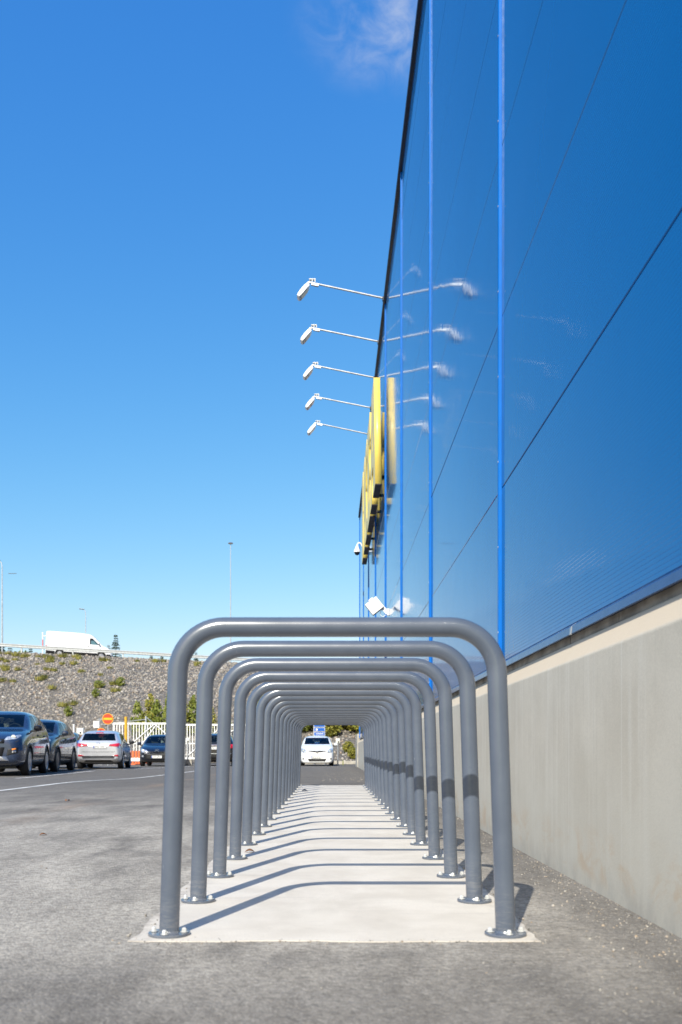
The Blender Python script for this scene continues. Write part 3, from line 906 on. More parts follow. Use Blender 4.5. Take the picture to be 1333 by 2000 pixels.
SUV = [(0.0, .70, .36, .66, .58, .74), (.012, .83, .27, .73, .68, .81), (.045, .93, .21, .80, .75, .88), (.11, .98, .19, .88, .80, .95),
       (.19, 1, .185, .925, .83, 1.0), (.26, 1, .185, .95, .84, 1.035), (.285, 1, .185, .955, .84, 1.06), (.355, 1, .185, .965, .80, 1.26), (.43, 1, .185, .97, .765, 1.425),
       (.51, 1, .185, .975, .745, 1.48), (.64, 1, .185, .985, .735, 1.50), (.78, 1, .185, 1.0, .72, 1.475), (.88, .99, .19, 1.02, .705, 1.42),
       (.93, .975, .22, 1.02, .70, 1.31), (.962, .95, .27, 1.0, .72, 1.12), (.982, .91, .31, .95, .74, 1.02), (.995, .85, .36, .87, .72, .93), (1.0, .77, .40, .82, .66, .87)]
VAN = [(0.0, .72, .28, .44, .62, .50), (.010, .86, .19, .50, .72, .56), (.035, .94, .15, .58, .78, .645), (.085, .98, .13, .64, .82, .72), (.125, 1, .13, .68, .84, .775), (.15, 1, .13, .70, .84, .82),
       (.20, 1, .13, .72, .82, 1.02), (.255, 1, .13, .74, .80, 1.24), (.31, 1, .13, .76, .80, 1.40), (.36, 1, .13, .77, .80, 1.455), (.45, 1, .13, .78, .81, 1.485), (.60, 1, .13, .78, .82, 1.50),
       (.80, 1, .13, .78, .82, 1.50), (.95, 1, .14, .78, .82, 1.50), (.985, .995, .15, .78, .815, 1.497), (.997, .985, .16, .78, .80, 1.47), (1.0, .95, .18, .77, .77, 1.44)]

def inside_subdiv(poly, axis_plane, n=2):
    bm = bmesh.new()
    vs = [bm.verts.new((u, v, 0)) for u, v in poly]
    bm.faces.new(vs)
    bmesh.ops.triangulate(bm, faces=bm.faces[:])
    for _ in range(n): bmesh.ops.subdivide_edges(bm, edges=bm.edges[:], cuts=1, use_grid_fill=True)
    bm.verts.ensure_lookup_table()
    V = [(v.co.x, v.co.y) for v in bm.verts]; F = [[v.index for v in f.verts] for f in bm.faces]
    bm.free(); return V, F

def project(name, bvh, poly, side, off, mat, parent, n=3, mirror=False, thick=0.0):
    """drape an outline on the body: side 'F'/'B' (poly in x,z) or 'L'/'R' (poly in y,z)"""
    if mirror: poly = [(-u, v) for u, v in poly]
    V, F = inside_subdiv(poly, side, n)
    out = []
    cu_ = sum(p[0] for p in poly)/len(poly); cv_ = sum(p[1] for p in poly)/len(poly)
    ref = None
    if side in 'FB':
        sg_ = -1 if side == 'F' else 1
        hc = bvh.ray_cast(Vector((cu_, 8*sg_, cv_)), Vector((0, -sg_, 0)))[0]
        lim = 0.95 if n >= 4 else 0.30
        if hc is not None:
            fixed = []
            for u, v in V:                    # keep a patch from sliding down the flank
                for _ in range(12):
                    hp = bvh.ray_cast(Vector((u, 8*sg_, v)), Vector((0, -sg_, 0)))[0]
                    if hp is not None and abs(hp.y - hc.y) < lim: break
                    u += (cu_ - u)*.08; v += (cv_ - v)*.08
                fixed.append((u, v))
            V = fixed
    for u, v in V:
        if side == 'F': o, d = Vector((u, -8, v)), Vector((0, 1, 0))
        elif side == 'B': o, d = Vector((u, 8, v)), Vector((0, -1, 0))
        elif side == 'L': o, d = Vector((4, u, v)), Vector((-1, 0, 0))
        else: o, d = Vector((-4, u, v)), Vector((1, 0, 0))
        hit = bvh.ray_cast(o, d)
        if hit[0] is None:
            near = bvh.find_nearest(Vector((u, 0, v)) if side in 'FB' else Vector((0, u, v)))
            p = near[0]
        else: p = hit[0]
        out.append(tuple(p - d*off))
    me = bpy.data.meshes.new(name); me.from_pydata(out, [], F); me.materials.append(mat); me.shade_smooth()
    bm = bmesh.new(); bm.from_mesh(me); bmesh.ops.recalc_face_normals(bm, faces=bm.faces)
    dref = {'F': Vector((0, -1, 0)), 'B': Vector((0, 1, 0)), 'L': Vector((1, 0, 0)), 'R': Vector((-1, 0, 0))}[side]
    s = sum((f.normal.dot(dref) for f in bm.faces))
    if s < 0: bmesh.ops.reverse_faces(bm, faces=bm.faces)
    bm.to_mesh(me); bm.free()
    o = bpy.data.objects.new(name, me); link(o, parent)
    if thick:
        md = o.modifiers.new('s', 'SOLIDIFY'); md.thickness = thick; md.offset = -1
    return o

def grow(poly, d):
    cx = sum(p[0] for p in poly)/len(poly); cy = sum(p[1] for p in poly)/len(poly)
    out = []
    for u, v in poly:
        l = math.hypot(u-cx, v-cy); out.append((u + (u-cx)/l*d, v + (v-cy)/l*d))
    return out

def make_wheel(root, x, y, r, wd, rim_mat, spokes, sgn):
    tm_ = MB().lathe([(r*0.66, -wd/2*0.86), (r*0.80, -wd/2), (r*0.93, -wd/2*0.96), (r*0.985, -wd/2*0.72), (r, -wd/2*0.3), (r, wd/2*0.3), (r*0.985, wd/2*0.72), (r*0.93, wd/2*0.96), (r*0.80, wd/2), (r*0.66, wd/2*0.86), (r*0.60, wd/2*0.3), (r*0.60, -wd/2*0.3)], 32, axis='X')
    t = tm_.build('wheel', MT['rubber'], root, smooth=True, angle=35)
    t.location = (x, y, r)
    m = MB(); e = sgn * wd/2
    m.lathe([(r*0.665, e*0.90), (r*0.69, e*0.97), (r*0.64, e*1.0), (r*0.60, e*0.86), (r*0.60, e*0.2)], 32, axis='X')
    for k in range(spokes):
        a = 2*math.pi*k/spokes
        wv = r*0.10 if spokes > 7 else r*0.16
        c, s = math.cos(a), math.sin(a)
        q = []
        for rr, ww in ((r*0.10, wv*0.8), (r*0.62, wv)):
            for sg in (-1, 1):
                for xx in (e*0.93, e*0.70):
                    q.append((xx, rr*c - sg*ww*0.5*s, rr*s + sg*ww*0.5*c))
        m.add(q, [(0, 2, 6, 4), (1, 5, 7, 3), (0, 4, 5, 1), (2, 3, 7, 6)])
    m.lathe([(r*0.15, e*0.6), (r*0.15, e*0.95), (r*0.08, e*0.99), (0, e*1.0)], 16, axis='X')
    m.build('rim', rim_mat, t, smooth=True, angle=30)
    MB().lathe([(r*0.60, e*0.45), (r*0.30, e*0.40), (0, e*0.40)], 24, axis='X').build('brake_disc', MT['black'], t)

def make_car(name, S, label, cat='car', group='cars parked in the lot'):
    L, W, H = S['L'], S['W'], S['H']; tab = S['tab']; zs = H / 1.5; hw = W/2
    root = empty(name)
    Y = lambda t: -L/2 + t*L
    # --- shell
    rings = []
    for (t, w, zb, zbelt, wr, zt) in tab:
        w *= hw; wr *= hw; zb *= zs; zbelt *= zs; zt *= zs
        d = zbelt - zb; c = zt - zbelt
        half = [(0, zb), (.80*w, zb), (.955*w, zb + .10*d), (w, zb + .32*d), (.992*w, zb + .70*d), (.962*w, zbelt),
                ((.955*w + wr)/2*1.0, zbelt + c*.50), (wr, zbelt + c*.90), (wr*.62, zbelt + c*.985), (0, zt)]
        rings.append([(x, Y(t), z) for x, z in half] + [(-x, Y(t), z) for x, z in reversed(half[1:-1])])
    n = len(rings[0]); V = [p for r_ in rings for p in r_]; F = []
    for i in range(len(rings)-1):
        for k in range(n): F.append((i*n+k, i*n+(k+1) % n, (i+1)*n+(k+1) % n, (i+1)*n+k))
    for base in (0, (len(rings)-1)*n):                       # caps as strips of quads
        for k in range(n//2):
            a, b, c_, d_ = base+k, base+k+1, base+(n-k-1) % n, base+(n-k) % n
            q = [a, b, c_, d_]
            q = [x for i, x in enumerate(q) if x not in q[:i]]
            if len(q) >= 3: F.append(tuple(q))
    mb = MB().add(V, F)
    body = mb.build('body', S['paint'], root, smooth=True)
    ss = body.modifiers.new('sub', 'SUBSURF'); ss.levels = 2; ss.render_levels = 2
    full = evaluated(body)
    bvh = BVHTree.FromPolygons([v.co[:] for v in full.vertices], [list(p.vertices) for p in full.polygons])
    # --- cut wheel wells and window openings
    rW = S['wr']; yF, yR = Y(S['axF']), Y(S['axR'])
    cutters = []
    def cut(mbc, dark=True):
        o = mbc.build('cut_tmp', MT['interior']); cutters.append(o)
        md = body.modifiers.new('b', 'BOOLEAN'); md.operation = 'DIFFERENCE'; md.solver = 'EXACT'; md.object = o; md.material_mode = 'TRANSFER'
    for sg in (-1, 1):
        m = MB()
        for yv in (yF, yR):
            m.lathe([(rW + .045, sg*(hw - .32)), (rW + .045, sg*(hw + .3))], 36, (0, yv, rW), 'X')
        cut(m)
    def sidepoly(pts): return [(Y(t), z*zs) for t, z in pts]
    sides = [sidepoly(p) for p in S['side']]
    m = MB()
    for p in sides: m.prism(p, 'X', -hw*1.3, hw*1.3)
    cut(m)
    def fp(pts): return [(x*hw, z*zs) for x, z in pts] + [(-x*hw, z*zs) for x, z in reversed(pts)]
    ws = fp(S['wind']); cut(MB().prism(ws, 'Y', -L, Y(.62)))
    if S.get('rear'):
        rw = fp(S['rear']); cut(MB().prism(rw, 'Y', Y(.58), L))
    me = evaluated(body)
    body.modifiers.clear(); old = body.data; body.data = me; bpy.data.meshes.remove(old)
    for o in cutters:
        d = o.data; bpy.data.objects.remove(o); bpy.data.meshes.remove(d)
    me.shade_smooth(); me.set_sharp_from_angle(angle=R(38))
    # --- glass
    project('windscreen', bvh, grow(ws, .02), 'F', -.006, MT['glass'], root, 4)
    if S.get('rear'): project('rear_window', bvh, grow(rw, .02), 'B', -.006, MT['glass'], root, 4)
    for p in sides:
        for s_ in 'LR': project('side_window', bvh, grow(p, .012), s_, -.006, MT['glass'], root, 3)
    # --- cabin
    zlo = S['side'][0][0][1]*zs
    if S.get('seats', True):
        for t, w_ in ((.50, .47), (.70, .47)):
            for sx in (-1, 1):
                m = MB().box((sx*hw*.42, Y(t), zlo + .02), (w_, .16, .44), rx=R(-14))
                st = m.build('seat', MT['seat'], root, bevel=.05)
                MB().box((sx*hw*.42, Y(t) + .09, zlo + .335), (.26, .10, .17), rx=R(-10)).build('headrest', MT['seat'], st, bevel=.04)
    m = MB(); a = [2*math.pi*k/20 for k in range(21)]
    m.tube([(hw*.42 + .18*math.cos(x), Y(.385) + .07*math.sin(x), zlo + .02 + .165*math.sin(x)) for x in a], .016, 6)
    m.box((hw*.42, Y(.38), zlo), (.3, .05, .06)).build('steering_wheel', MT['seat'], root, smooth=True)
    MB().box((0, Y(.335), zlo + .0), (W*.78, .42, .10)).build('dashboard', MT['interior'], root, bevel=.03)
    MB().box((0, Y(.405), S['wind'][1][1]*zs - .11), (.24, .04, .07)).build('rear_view_mirror', MT['black'], root, bevel=.01)
    # --- wheels
    for yv in (yF, yR):
        for sg in (-1, 1):
            make_wheel(root, sg*(hw - .115), yv, rW, .205, S.get('rim', MT['alloy']), S.get('spokes', 10), sg)
    # --- mirrors, handles, door lines
    zm = zlo + .03
    tmx = S.get('mirror_t', .315)
    for sg in (-1, 1):
        m = MB().box((0, 0, 0), (.20, .13, .15)); 
        o = m.build('wing_mirror', S.get('mirror_mat', S['paint']), root)
        md = o.modifiers.new('s', 'SUBSURF'); md.levels = 2; md.render_levels = 2
        o.scale = (1.25, 1.2, 1.25); o.location = (sg*(hw + .095), Y(tmx), zm + .03)
        MB().box((sg*(hw - .03), Y(tmx) + .01, zm - .045), (.20, .07, .05)).build('mirror_foot', MT['black'], root)
        sd = 'L' if sg > 0 else 'R'
        for t in S['handles']:
            zz = zlo - .10*zs
            project('door_handle', bvh, [(Y(t) - .09, zz - .018), (Y(t) + .09, zz - .018), (Y(t) + .09, zz + .018), (Y(t) - .09, zz + .018)], sd, .022, S.get('handle_mat', S['paint']), root, 1, thick=.02)
        for t0, t1 in S['doorlines']:
            za, zb_ = .36*zs, zlo - .015
            project('door_gap', bvh, [(Y(t0) - .006, za), (Y(t0) + .006, za), (Y(t1) + .006, zb_), (Y(t1) - .006, zb_)], sd, .0015, MT['black'], root, 3)
        if S.get('sill'):
            project('sill_cladding', bvh, [(yF + rW + .05, S['sill'][0]), (yR - rW - .05, S['sill'][0]), (yR - rW - .05, S['sill'][1]), (yF + rW + .05, S['sill'][1])], sd, .006, MT['black'], root, 3, thick=.008)
        if S.get('arches'):
            for yv in (yF, yR):
                P = []
                for k in range(15):
                    a_ = R(-8 + 196*k/14); P.append((yv + (rW + .048)*math.cos(a_), rW + (rW + .048)*math.sin(a_)))
                Q = []
                for k in range(15):
                    a_ = R(-8 + 196*k/14); Q.append((yv + (rW + .105)*math.cos(a_), rW + (rW + .105)*math.sin(a_)))
                poly_f = []
                me_ = MB(); V_ = []
                for (p_, q_) in zip(P, Q):
                    for u, v in (p_, q_):
                        o_, d_ = Vector((4*sg, u, max(v, .2))), Vector((-sg, 0, 0))
                        hit = bvh.ray_cast(o_, d_)[0] or bvh.find_nearest(Vector((hw*sg, u, v)))[0]
                        V_.append((hit.x + sg*.007, u, max(v, .2)))
                ob = me_.add(V_, [(2*i, 2*i+1, 2*i+3, 2*i+2) for i in range(14)]).build('arch_trim', MT['black'], root, smooth=True)
                md = ob.modifiers.new('s', 'SOLIDIFY'); md.thickness = .012
    # --- painted-on fittings front and back: (name, side, outline, material, both sides?)
    for item in S['fit']:
        nm, sd, poly, mt, both = item[:5]
        off = item[5] if len(item) > 5 else .006
        poly = [(u*hw, v*zs) for u, v in poly]
        o = project(nm, bvh, poly, sd, off, MT[mt] if isinstance(mt, str) else mt, root, 3, thick=.012)
        if both: project(nm, bvh, poly, sd, off, MT[mt] if isinstance(mt, str) else mt, root, 3, mirror=True, thick=.012)
        if nm == 'headlight':
            cx = sum(p[0] for p in poly)/len(poly); cz = sum(p[1] for p in poly)/len(poly)
            for sg in ((1, -1) if both else (1,)):
                hit = bvh.ray_cast(Vector((cx*sg, -8, cz)), Vector((0, 1, 0)))[0]
                if hit: MB().lathe([(.062, -.0), (.055, -.02), (.02, -.024), (0, -.024)], 16, (cx*sg, hit.y - .004, cz), 'Y').build('lamp_reflector', MT['chrome'], root, smooth=True)
    # --- number plates
    for sd, (px, pz) in S['plates'].items():
        dy = -1 if sd == 'F' else 1
        hit = bvh.ray_cast(Vector((px, 8*dy, pz)), Vector((0, -dy, 0)))[0]
        ph = MB().box((px, hit.y + dy*.022, pz), (.47, .018, .115)).build('number_plate', MT['plate'], root, bevel=.004)
        MB().box((px + dy*(.215), hit.y + dy*.0325, pz), (.035, .004, .105)).build('plate_band', MT['plateblue'], ph)
        m = MB()
        for k in range(7):
            if k == 3: m.box((px - .15*dy*-1*0 + (-.15 + .052*k), hit.y + dy*.0325, pz), (.02, .003, .012)); continue
            xx = px - .15 + .052*k
            m.box((xx - .012, hit.y + dy*.0325, pz), (.009, .003, .07)); m.box((xx + .010, hit.y + dy*.0325, pz + .014), (.009, .003, .042))
            m.box((xx, hit.y + dy*.0325, pz + (.03 if k % 2 else -.03)), (.03, .003, .010))
        m.build('plate_characters', MT['black'], ph)
    # --- underbody shadow box and exhaust side
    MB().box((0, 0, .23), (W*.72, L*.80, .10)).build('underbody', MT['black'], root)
    if S.get('extra'): S['extra'](root, bvh, Y, hw, zs)
    tag(root, label, cat, group)
    return root

def paint(name, col, metal=0.0, rough=0.3, flake=0.06):
    m = M(name, col, rough, metal=metal, var=flake, scale=3, coat=1.0)
    return m
P_BLUE = paint('dark_blue_grey_paint', (0.030, 0.050, 0.100), 0.45, 0.28)
P_CHAR = paint('charcoal_paint', (0.034, 0.042, 0.062), 0.45, 0.28)
P_SILVER = paint('silver_paint', (0.68, 0.69, 0.71), 0.55, 0.32)
P_NAVY = paint('black_blue_paint', (0.010, 0.013, 0.024), 0.2, 0.25)
P_BLACK = paint('black_paint', (0.012, 0.012, 0.014), 0.2, 0.25)
P_WHITE = paint('white_car_paint', (0.80, 0.81, 0.81), 0.0, 0.35, 0.02)
P_VAN = paint('white_van_paint', (0.80, 0.80, 0.79), 0.0, 0.4, 0.02)

HSIDE = [[(.325, .985), (.535, .99), (.53, 1.375), (.452, 1.36)], [(.565, .992), (.79, 1.03), (.845, 1.10), (.79, 1.335), (.56, 1.375)]]
USIDE = [[(.335, 1.005), (.54, 1.01), (.535, 1.375), (.457, 1.36)], [(.57, 1.012), (.75, 1.045), (.735, 1.36), (.565, 1.375)], [(.77, 1.05), (.865, 1.12), (.80, 1.33), (.757, 1.355)]]
HWIND = [(.74, 1.055), (.665, 1.375)]
HREAR = [(.70, 1.10), (.63, 1.36)]

def chevrons(root, bvh, Y, hw, zs):
    for k in (0, 1):
        z = .70*zs + k*.055; hit = bvh.ray_cast(Vector((0, -8, z)), Vector((0, 1, 0)))[0]
        MB().prism([(-.085, z - .035), (0, z + .015), (.085, z - .035), (.085, z - .008), (0, z + .042), (-.085, z - .008)], 'Y', hit.y - .03, hit.y - .008).build('chevron_emblem', MT['chrome'], root)
def ring_emblem(zf, r_=.055):
    def f(root, bvh, Y, hw, zs):
        z = zf*zs; hit = bvh.ray_cast(Vector((0, -8, z)), Vector((0, 1, 0)))[0]
        a = [2*math.pi*k/20 for k in range(21)]
        m = MB().tube([(r_*math.cos(x), hit.y - .022, z + r_*math.sin(x)) for x in a], .012, 6)
        m.box((0, hit.y - .024, z), (r_*2.6, .018, .024)).build('round_emblem', MT['chrome'], root, smooth=True)
    return f
def oval_emblem(root, bvh, Y, hw, zs):
    z = .76*zs; hit = bvh.ray_cast(Vector((0, -8, z)), Vector((0, 1, 0)))[0]
    a = [2*math.pi*k/24 for k in range(24)]
    MB().prism([(.085*math.cos(x), z + .036*math.sin(x)) for x in a], 'Y', hit.y - .03, hit.y - .012).build('oval_emblem', MT['plateblue'], root)

def std(**k):
    d = dict(tab=HATCH, side=HSIDE, wind=HWIND, rear=HREAR, handles=(.50, .735), doorlines=((.285, .30), (.55, .55), (.77, .785)), axF=.19, axR=.815, wr=.31, plates={'F': (0, .45), 'B': (0, .80)}, sill=(.20, .29))
    d.update(k); return d

# --- dark blue SUV cut by the left edge
kuga = std(tab=SUV, side=USIDE, L=4.52, W=1.86, H=1.70, wr=.355, axF=.205, axR=.80, paint=P_BLUE, arches=True, sill=(.22, .36), handles=(.50, .72), doorlines=((.30, .315), (.555, .555), (.765, .775)),
  wind=[(.74, 1.075), (.665, 1.375)], plates={'F': (0, .56), 'B': (0, .86)}, mirror_mat=MT['blackgloss'], extra=oval_emblem,
  fit=[('headlight', 'F', [(.50, .77), (.80, .80), (.875, .875), (.84, .895), (.55, .845)], 'headlamp', True),
       ('grille', 'F', [(-.50, .70), (.50, .70), (.53, .80), (-.53, .80)], 'black', False), ('grille_bar', 'F', [(-.42, .735), (.42, .735), (.44, .765), (-.44, .765)], 'chrome', False, .018),
       ('lower_grille', 'F', [(-.46, .43), (.46, .43), (.52, .62), (-.52, .62)], 'black', False),
       ('fog_recess', 'F', [(.56, .44), (.84, .50), (.84, .62), (.60, .58)], 'black', True), ('indicator', 'F', [(.70, .555), (.80, .575), (.80, .605), (.70, .59)], 'amber', True, .016), ('fog_lamp', 'F', [(.70, .50), (.80, .515), (.79, .555), (.71, .545)], 'chrome', True, .016),
       ('skid_plate', 'F', [(-.62, .33), (.62, .33), (.56, .42), (-.56, .42)], 'alloy', False, .012),
       ('taillight', 'B', [(.58, .86), (.90, .84), (.88, .95), (.62, .94)], 'taillamp', True)])
c1 = make_car('parked_suv', kuga, 'dark blue grey SUV facing the camera, cut off by the left edge', 'SUV')
c1.location = (-9.24, 25.95, 0); c1.rotation_euler = (0, 0, R(8.5)); c1.scale = (1.07,)*3

# --- charcoal crossover behind it
qash = std(tab=SUV, side=USIDE, L=4.40, W=1.82, H=1.66, wr=.35, axF=.20, axR=.80, paint=P_CHAR, arches=True, sill=(.22, .36), rim=MT['alloyd'], spokes=5, handles=(.50, .72), doorlines=((.30, .315), (.555, .555), (.765, .775)),
  wind=[(.74, 1.075), (.665, 1.375)], plates={'F': (0, .52), 'B': (0, .86)},
  fit=[('headlight', 'F', [(.52, .79), (.88, .83), (.86, .89), (.56, .85)], 'headlamp', True), ('grille', 'F', [(-.44, .62), (.44, .62), (.52, .80), (-.52, .80)], 'black', False),
       ('lower_grille', 'F', [(-.6, .33), (.6, .33), (.55, .46), (-.55, .46)], 'black', False), ('taillight', 'B', [(.55, .86), (.90, .84), (.88, .95), (.62, .94)], 'taillamp', True)], extra=ring_emblem(.74))
c2 = make_car('parked_suv', qash, 'charcoal crossover parked behind the dark blue SUV', 'SUV')
c2.location = (-9.80, 30.75, 0); c2.rotation_euler = (0, 0, R(5.5)); c2.scale = (1.06,)*3

# --- dark hatchback of which only a sliver shows
sliver = std(L=4.1, W=1.74, H=1.49, paint=P_NAVY, mirror_mat=MT['signblue'], fit=[('headlight', 'F', [(.50, .68), (.82, .72), (.80, .80), (.56, .76)], 'headlamp', True), ('taillight', 'B', [(.6, .82), (.90, .82), (.87, .93), (.66, .92)], 'taillamp', True)])
c3 = make_car('parked_car', sliver, 'dark car showing only a sliver between the charcoal crossover and the silver hatchback')
c3.location = (-11.02, 37.4, 0); c3.rotation_euler = (0, 0, R(4))

# --- silver hatchback seen from behind
i20 = std(L=4.03, W=1.745, H=1.50, paint=P_SILVER, wr=.315, mirror_mat=MT['black'], plates={'F': (0, .5), 'B': (-.06, .835)},
  rear=[(.72, 1.075), (.635, 1.345)],
  fit=[('taillight', 'B', [(.42, .87), (.93, .83), (.955, .93), (.88, .985), (.47, .93)], 'taillamp', True, .012), ('reversing_lamp', 'B', [(.80, .825), (.92, .805), (.93, .845), (.82, .855)], 'chrome', True, .018),
       ('plate_trim', 'B', [(-.42, .895), (.42, .895), (.40, .915), (-.40, .915)], 'chrome', False, .02),
       ('bumper_insert', 'B', [(-.86, .40), (.86, .40), (.88, .50), (.62, .48), (-.62, .48), (-.88, .50)], 'alloyd', False, .008),
       ('rear_reflector', 'B', [(.56, .485), (.86, .475), (.84, .545), (.70, .535)], 'taillamp', True, .014), ('brake_lamp', 'B', [(-.16, 1.372), (.16, 1.372), (.15, 1.398), (-.15, 1.398)], 'taillamp', False, .03),
       ('valance', 'B', [(-.62, .27), (.62, .27), (.52, .335), (-.52, .335)], 'black', False, .01),
       ('tailgate_gap', 'B', [(-.70, .64), (.70, .64), (.70, .652), (-.70, .652)], 'black', False, .002),
       ('headlight', 'F', [(.50, .66), (.84, .72), (.80, .80), (.56, .74)], 'headlamp', True)])
def tiltemblem(root, bvh, Y, hw, zs):
    z = .965*zs; hit = bvh.ray_cast(Vector((0, 8, z)), Vector((0, -1, 0)))[0]
    a = [2*math.pi*k/20 for k in range(21)]
    MB().tube([(.065*math.cos(x), hit.y + .012, z + .034*math.sin(x)) for x in a], .008, 6).build('oval_emblem', MT['chrome'], root, smooth=True)
    MB().tube([(0, Y(.84), 1.44), (0, Y(.875), 1.52)], .008, 6).build('antenna', MT['black'], root)
i20['extra'] = tiltemblem
c4 = make_car('parked_car', i20, 'silver hatchback seen from behind with red tail lights')
c4.location = (-8.98, 36.65, 0); c4.rotation_euler = (0, 0, R(180 + 6.5))

# --- dark blue hatchback facing, left of the front hoop
c3s = std(L=3.86, W=1.68, H=1.50, paint=P_NAVY, wr=.295, axF=.20, axR=.82, plates={'F': (0, .43), 'B': (0, .8)}, extra=chevrons,
  fit=[('headlight', 'F', [(.46, .63), (.80, .64), (.90, .76), (.84, .815), (.52, .73)], 'headlamp', True), ('grille', 'F', [(-.40, .62), (.40, .62), (.38, .665), (-.38, .665)], 'blackgloss', False),
       ('lower_grille', 'F', [(-.62, .33), (.62, .33), (.66, .56), (-.66, .56)], 'black', False, .004), ('fog_lamp', 'F', [(.70, .42), (.79, .42), (.79, .50), (.70, .50)], 'headlamp', True, .012), ('taillight', 'B', [(.6, .82), (.90, .82), (.87, .93), (.66, .92)], 'taillamp', True)])
c5 = make_car('parked_car', c3s, 'black blue hatchback facing the camera in front of the white gate')
c5.location = (-8.02, 43.6, 0); c5.rotation_euler = (0, 0, R(4))

# --- black car seen from behind, between the left hoop posts
blk = std(tab=SUV, side=USIDE, L=4.3, W=1.78, H=1.56, paint=P_BLACK, wr=.33, axF=.20, axR=.80, rear=[(.72, 1.075), (.635, 1.345)], plates={'F': (0, .5), 'B': (0.02, .83)},
  fit=[('taillight', 'B', [(.72, .78), (.93, .80), (.92, .98), (.76, .97)], 'taillamp', True), ('chrome_strip', 'B', [(-.5, .925), (.5, .925), (.5, .95), (-.5, .95)], 'chrome', False, .015), ('bumper_strip', 'B', [(-.8, .54), (.8, .54), (.8, .57), (-.8, .57)], 'alloy', False, .01), ('headlight', 'F', [(.50, .72), (.84, .76), (.80, .84), (.56, .80)], 'headlamp', True)])
c6 = make_car('parked_car', blk, 'black car seen from behind between the left posts of the hoops')
c6.location = (-5.42, 44.6, 0); c6.rotation_euler = (0, 0, R(180 + 3))

# --- white hatchback framed by the hoops
NOTE = [(0.0, .74, .19, .58, .60, .66), (.012, .87, .13, .64, .69, .73), (.045, .95, .115, .73, .75, .82), (.10, .98, .12, .83, .79, .91),
        (.165, 1, .15, .90, .81, .985), (.215, 1, .15, .93, .82, 1.03), (.235, 1, .15, .94, .82, 1.06), (.31, 1, .15, .945, .79, 1.25), (.385, 1, .15, .95, .755, 1.42)] + HATCH[9:]
note = std(tab=NOTE, L=4.10, W=1.70, H=1.55, paint=P_WHITE, wr=.30, axF=.195, axR=.83, plates={'F': (-.04, .45), 'B': (0, .8)}, extra=ring_emblem(.665, .05), wind=[(.76, 1.045), (.66, 1.375)],
  side=[[(.285, .985), (.525, .99), (.52, 1.375), (.415, 1.36)], HSIDE[1]],
  fit=[('headlight', 'F', [(.56, .66), (.66, .61), (.82, .63), (.93, .73), (.90, .83), (.80, .845), (.66, .78)], 'headlamp', True), ('grille', 'F', [(-.55, .70), (-.2, .655), (.2, .655), (.55, .70), (.52, .735), (-.52, .735)], 'black', False),
       ('lower_grille', 'F', [(-.46, .22), (.46, .22), (.54, .345), (-.54, .345)], 'black', False), ('fog_lamp', 'F', [(.76, .31), (.84, .31), (.84, .38), (.76, .38)], 'black', True, .01), ('taillight', 'B', [(.6, .82), (.92, .84), (.9, 1.1), (.72, 1.1)], 'taillamp', True)])
c7 = make_car('parked_car', note, 'white hatchback facing the camera, framed by the tunnel of hoops')
c7.location = (-0.68, 44.75, 0); c7.rotation_euler = (0, 0, R(1.0)); c7.scale = (.945,)*3

# --- white van on the embankment road
van = dict(tab=VAN, L=6.05, W=2.06, H=2.52, paint=P_VAN, wr=.345, axF=.165, axR=.785, seats=False, mirror_t=.20, mirror_mat=MT['black'], handles=(.365, .42), doorlines=((.175, .19), (.385, .385), (.60, .60)), handle_mat=MT['black'],
  side=[[(.20, .825), (.345, .83), (.345, 1.18), (.305, 1.18)]], wind=[(.72, .87), (.66, 1.30)], plates={'F': (0, .62), 'B': (0, .9)}, sill=(.32, .60), arches=True,
  fit=[('headlight', 'F', [(.62, .50), (.90, .52), (.88, .62), (.70, .58)], 'headlamp', True), ('grille', 'F', [(-.5, .44), (.5, .44), (.5, .56), (-.5, .56)], 'black', False), ('bumper', 'F', [(-.86, .20), (.86, .20), (.86, .36), (-.86, .36)], 'black', False),
       ('taillight', 'B', [(.84, .52), (.93, .52), (.93, .82), (.84, .82)], 'taillamp', True), ('rear_bumper', 'B', [(-.9, .20), (.9, .20), (.9, .34), (-.9, .34)], 'black', False)])
def van_extra(root, bvh, Y, hw, zs):
    for sd in 'LR':
        project('lower_cladding', bvh, [(Y(.012), .30), (Y(.165) - .46, .30), (Y(.165) - .46, .56), (Y(.03), .56)], sd, .006, MT['black'], root, 3, thick=.008)
        project('lower_cladding', bvh, [(Y(.785) + .46, .32), (Y(.992), .34), (Y(.992), .62), (Y(.785) + .46, .60)], sd, .006, MT['black'], root, 3, thick=.008)
        project('tail_lamp_side', bvh, [(Y(.972), .82), (Y(.994), .82), (Y(.994), 1.08), (Y(.972), 1.08)], sd, .006, MT['taillamp'], root, 2, thick=.008)
van['extra'] = van_extra
c8 = make_car('delivery_van', van, 'white high roof van driving on the road above the rubble slope', 'van', None)
c8.location = (-23.75, 87.0, 9.42); c8.rotation_mode = 'XYZ'
c8.rotation_euler = (0, R(0), 0)
hd = Matrix.Rotation(R(90 + 11.5), 4, 'Z') @ Matrix.Rotation(R(2.4), 4, 'X')
c8.rotation_euler = hd.to_euler()

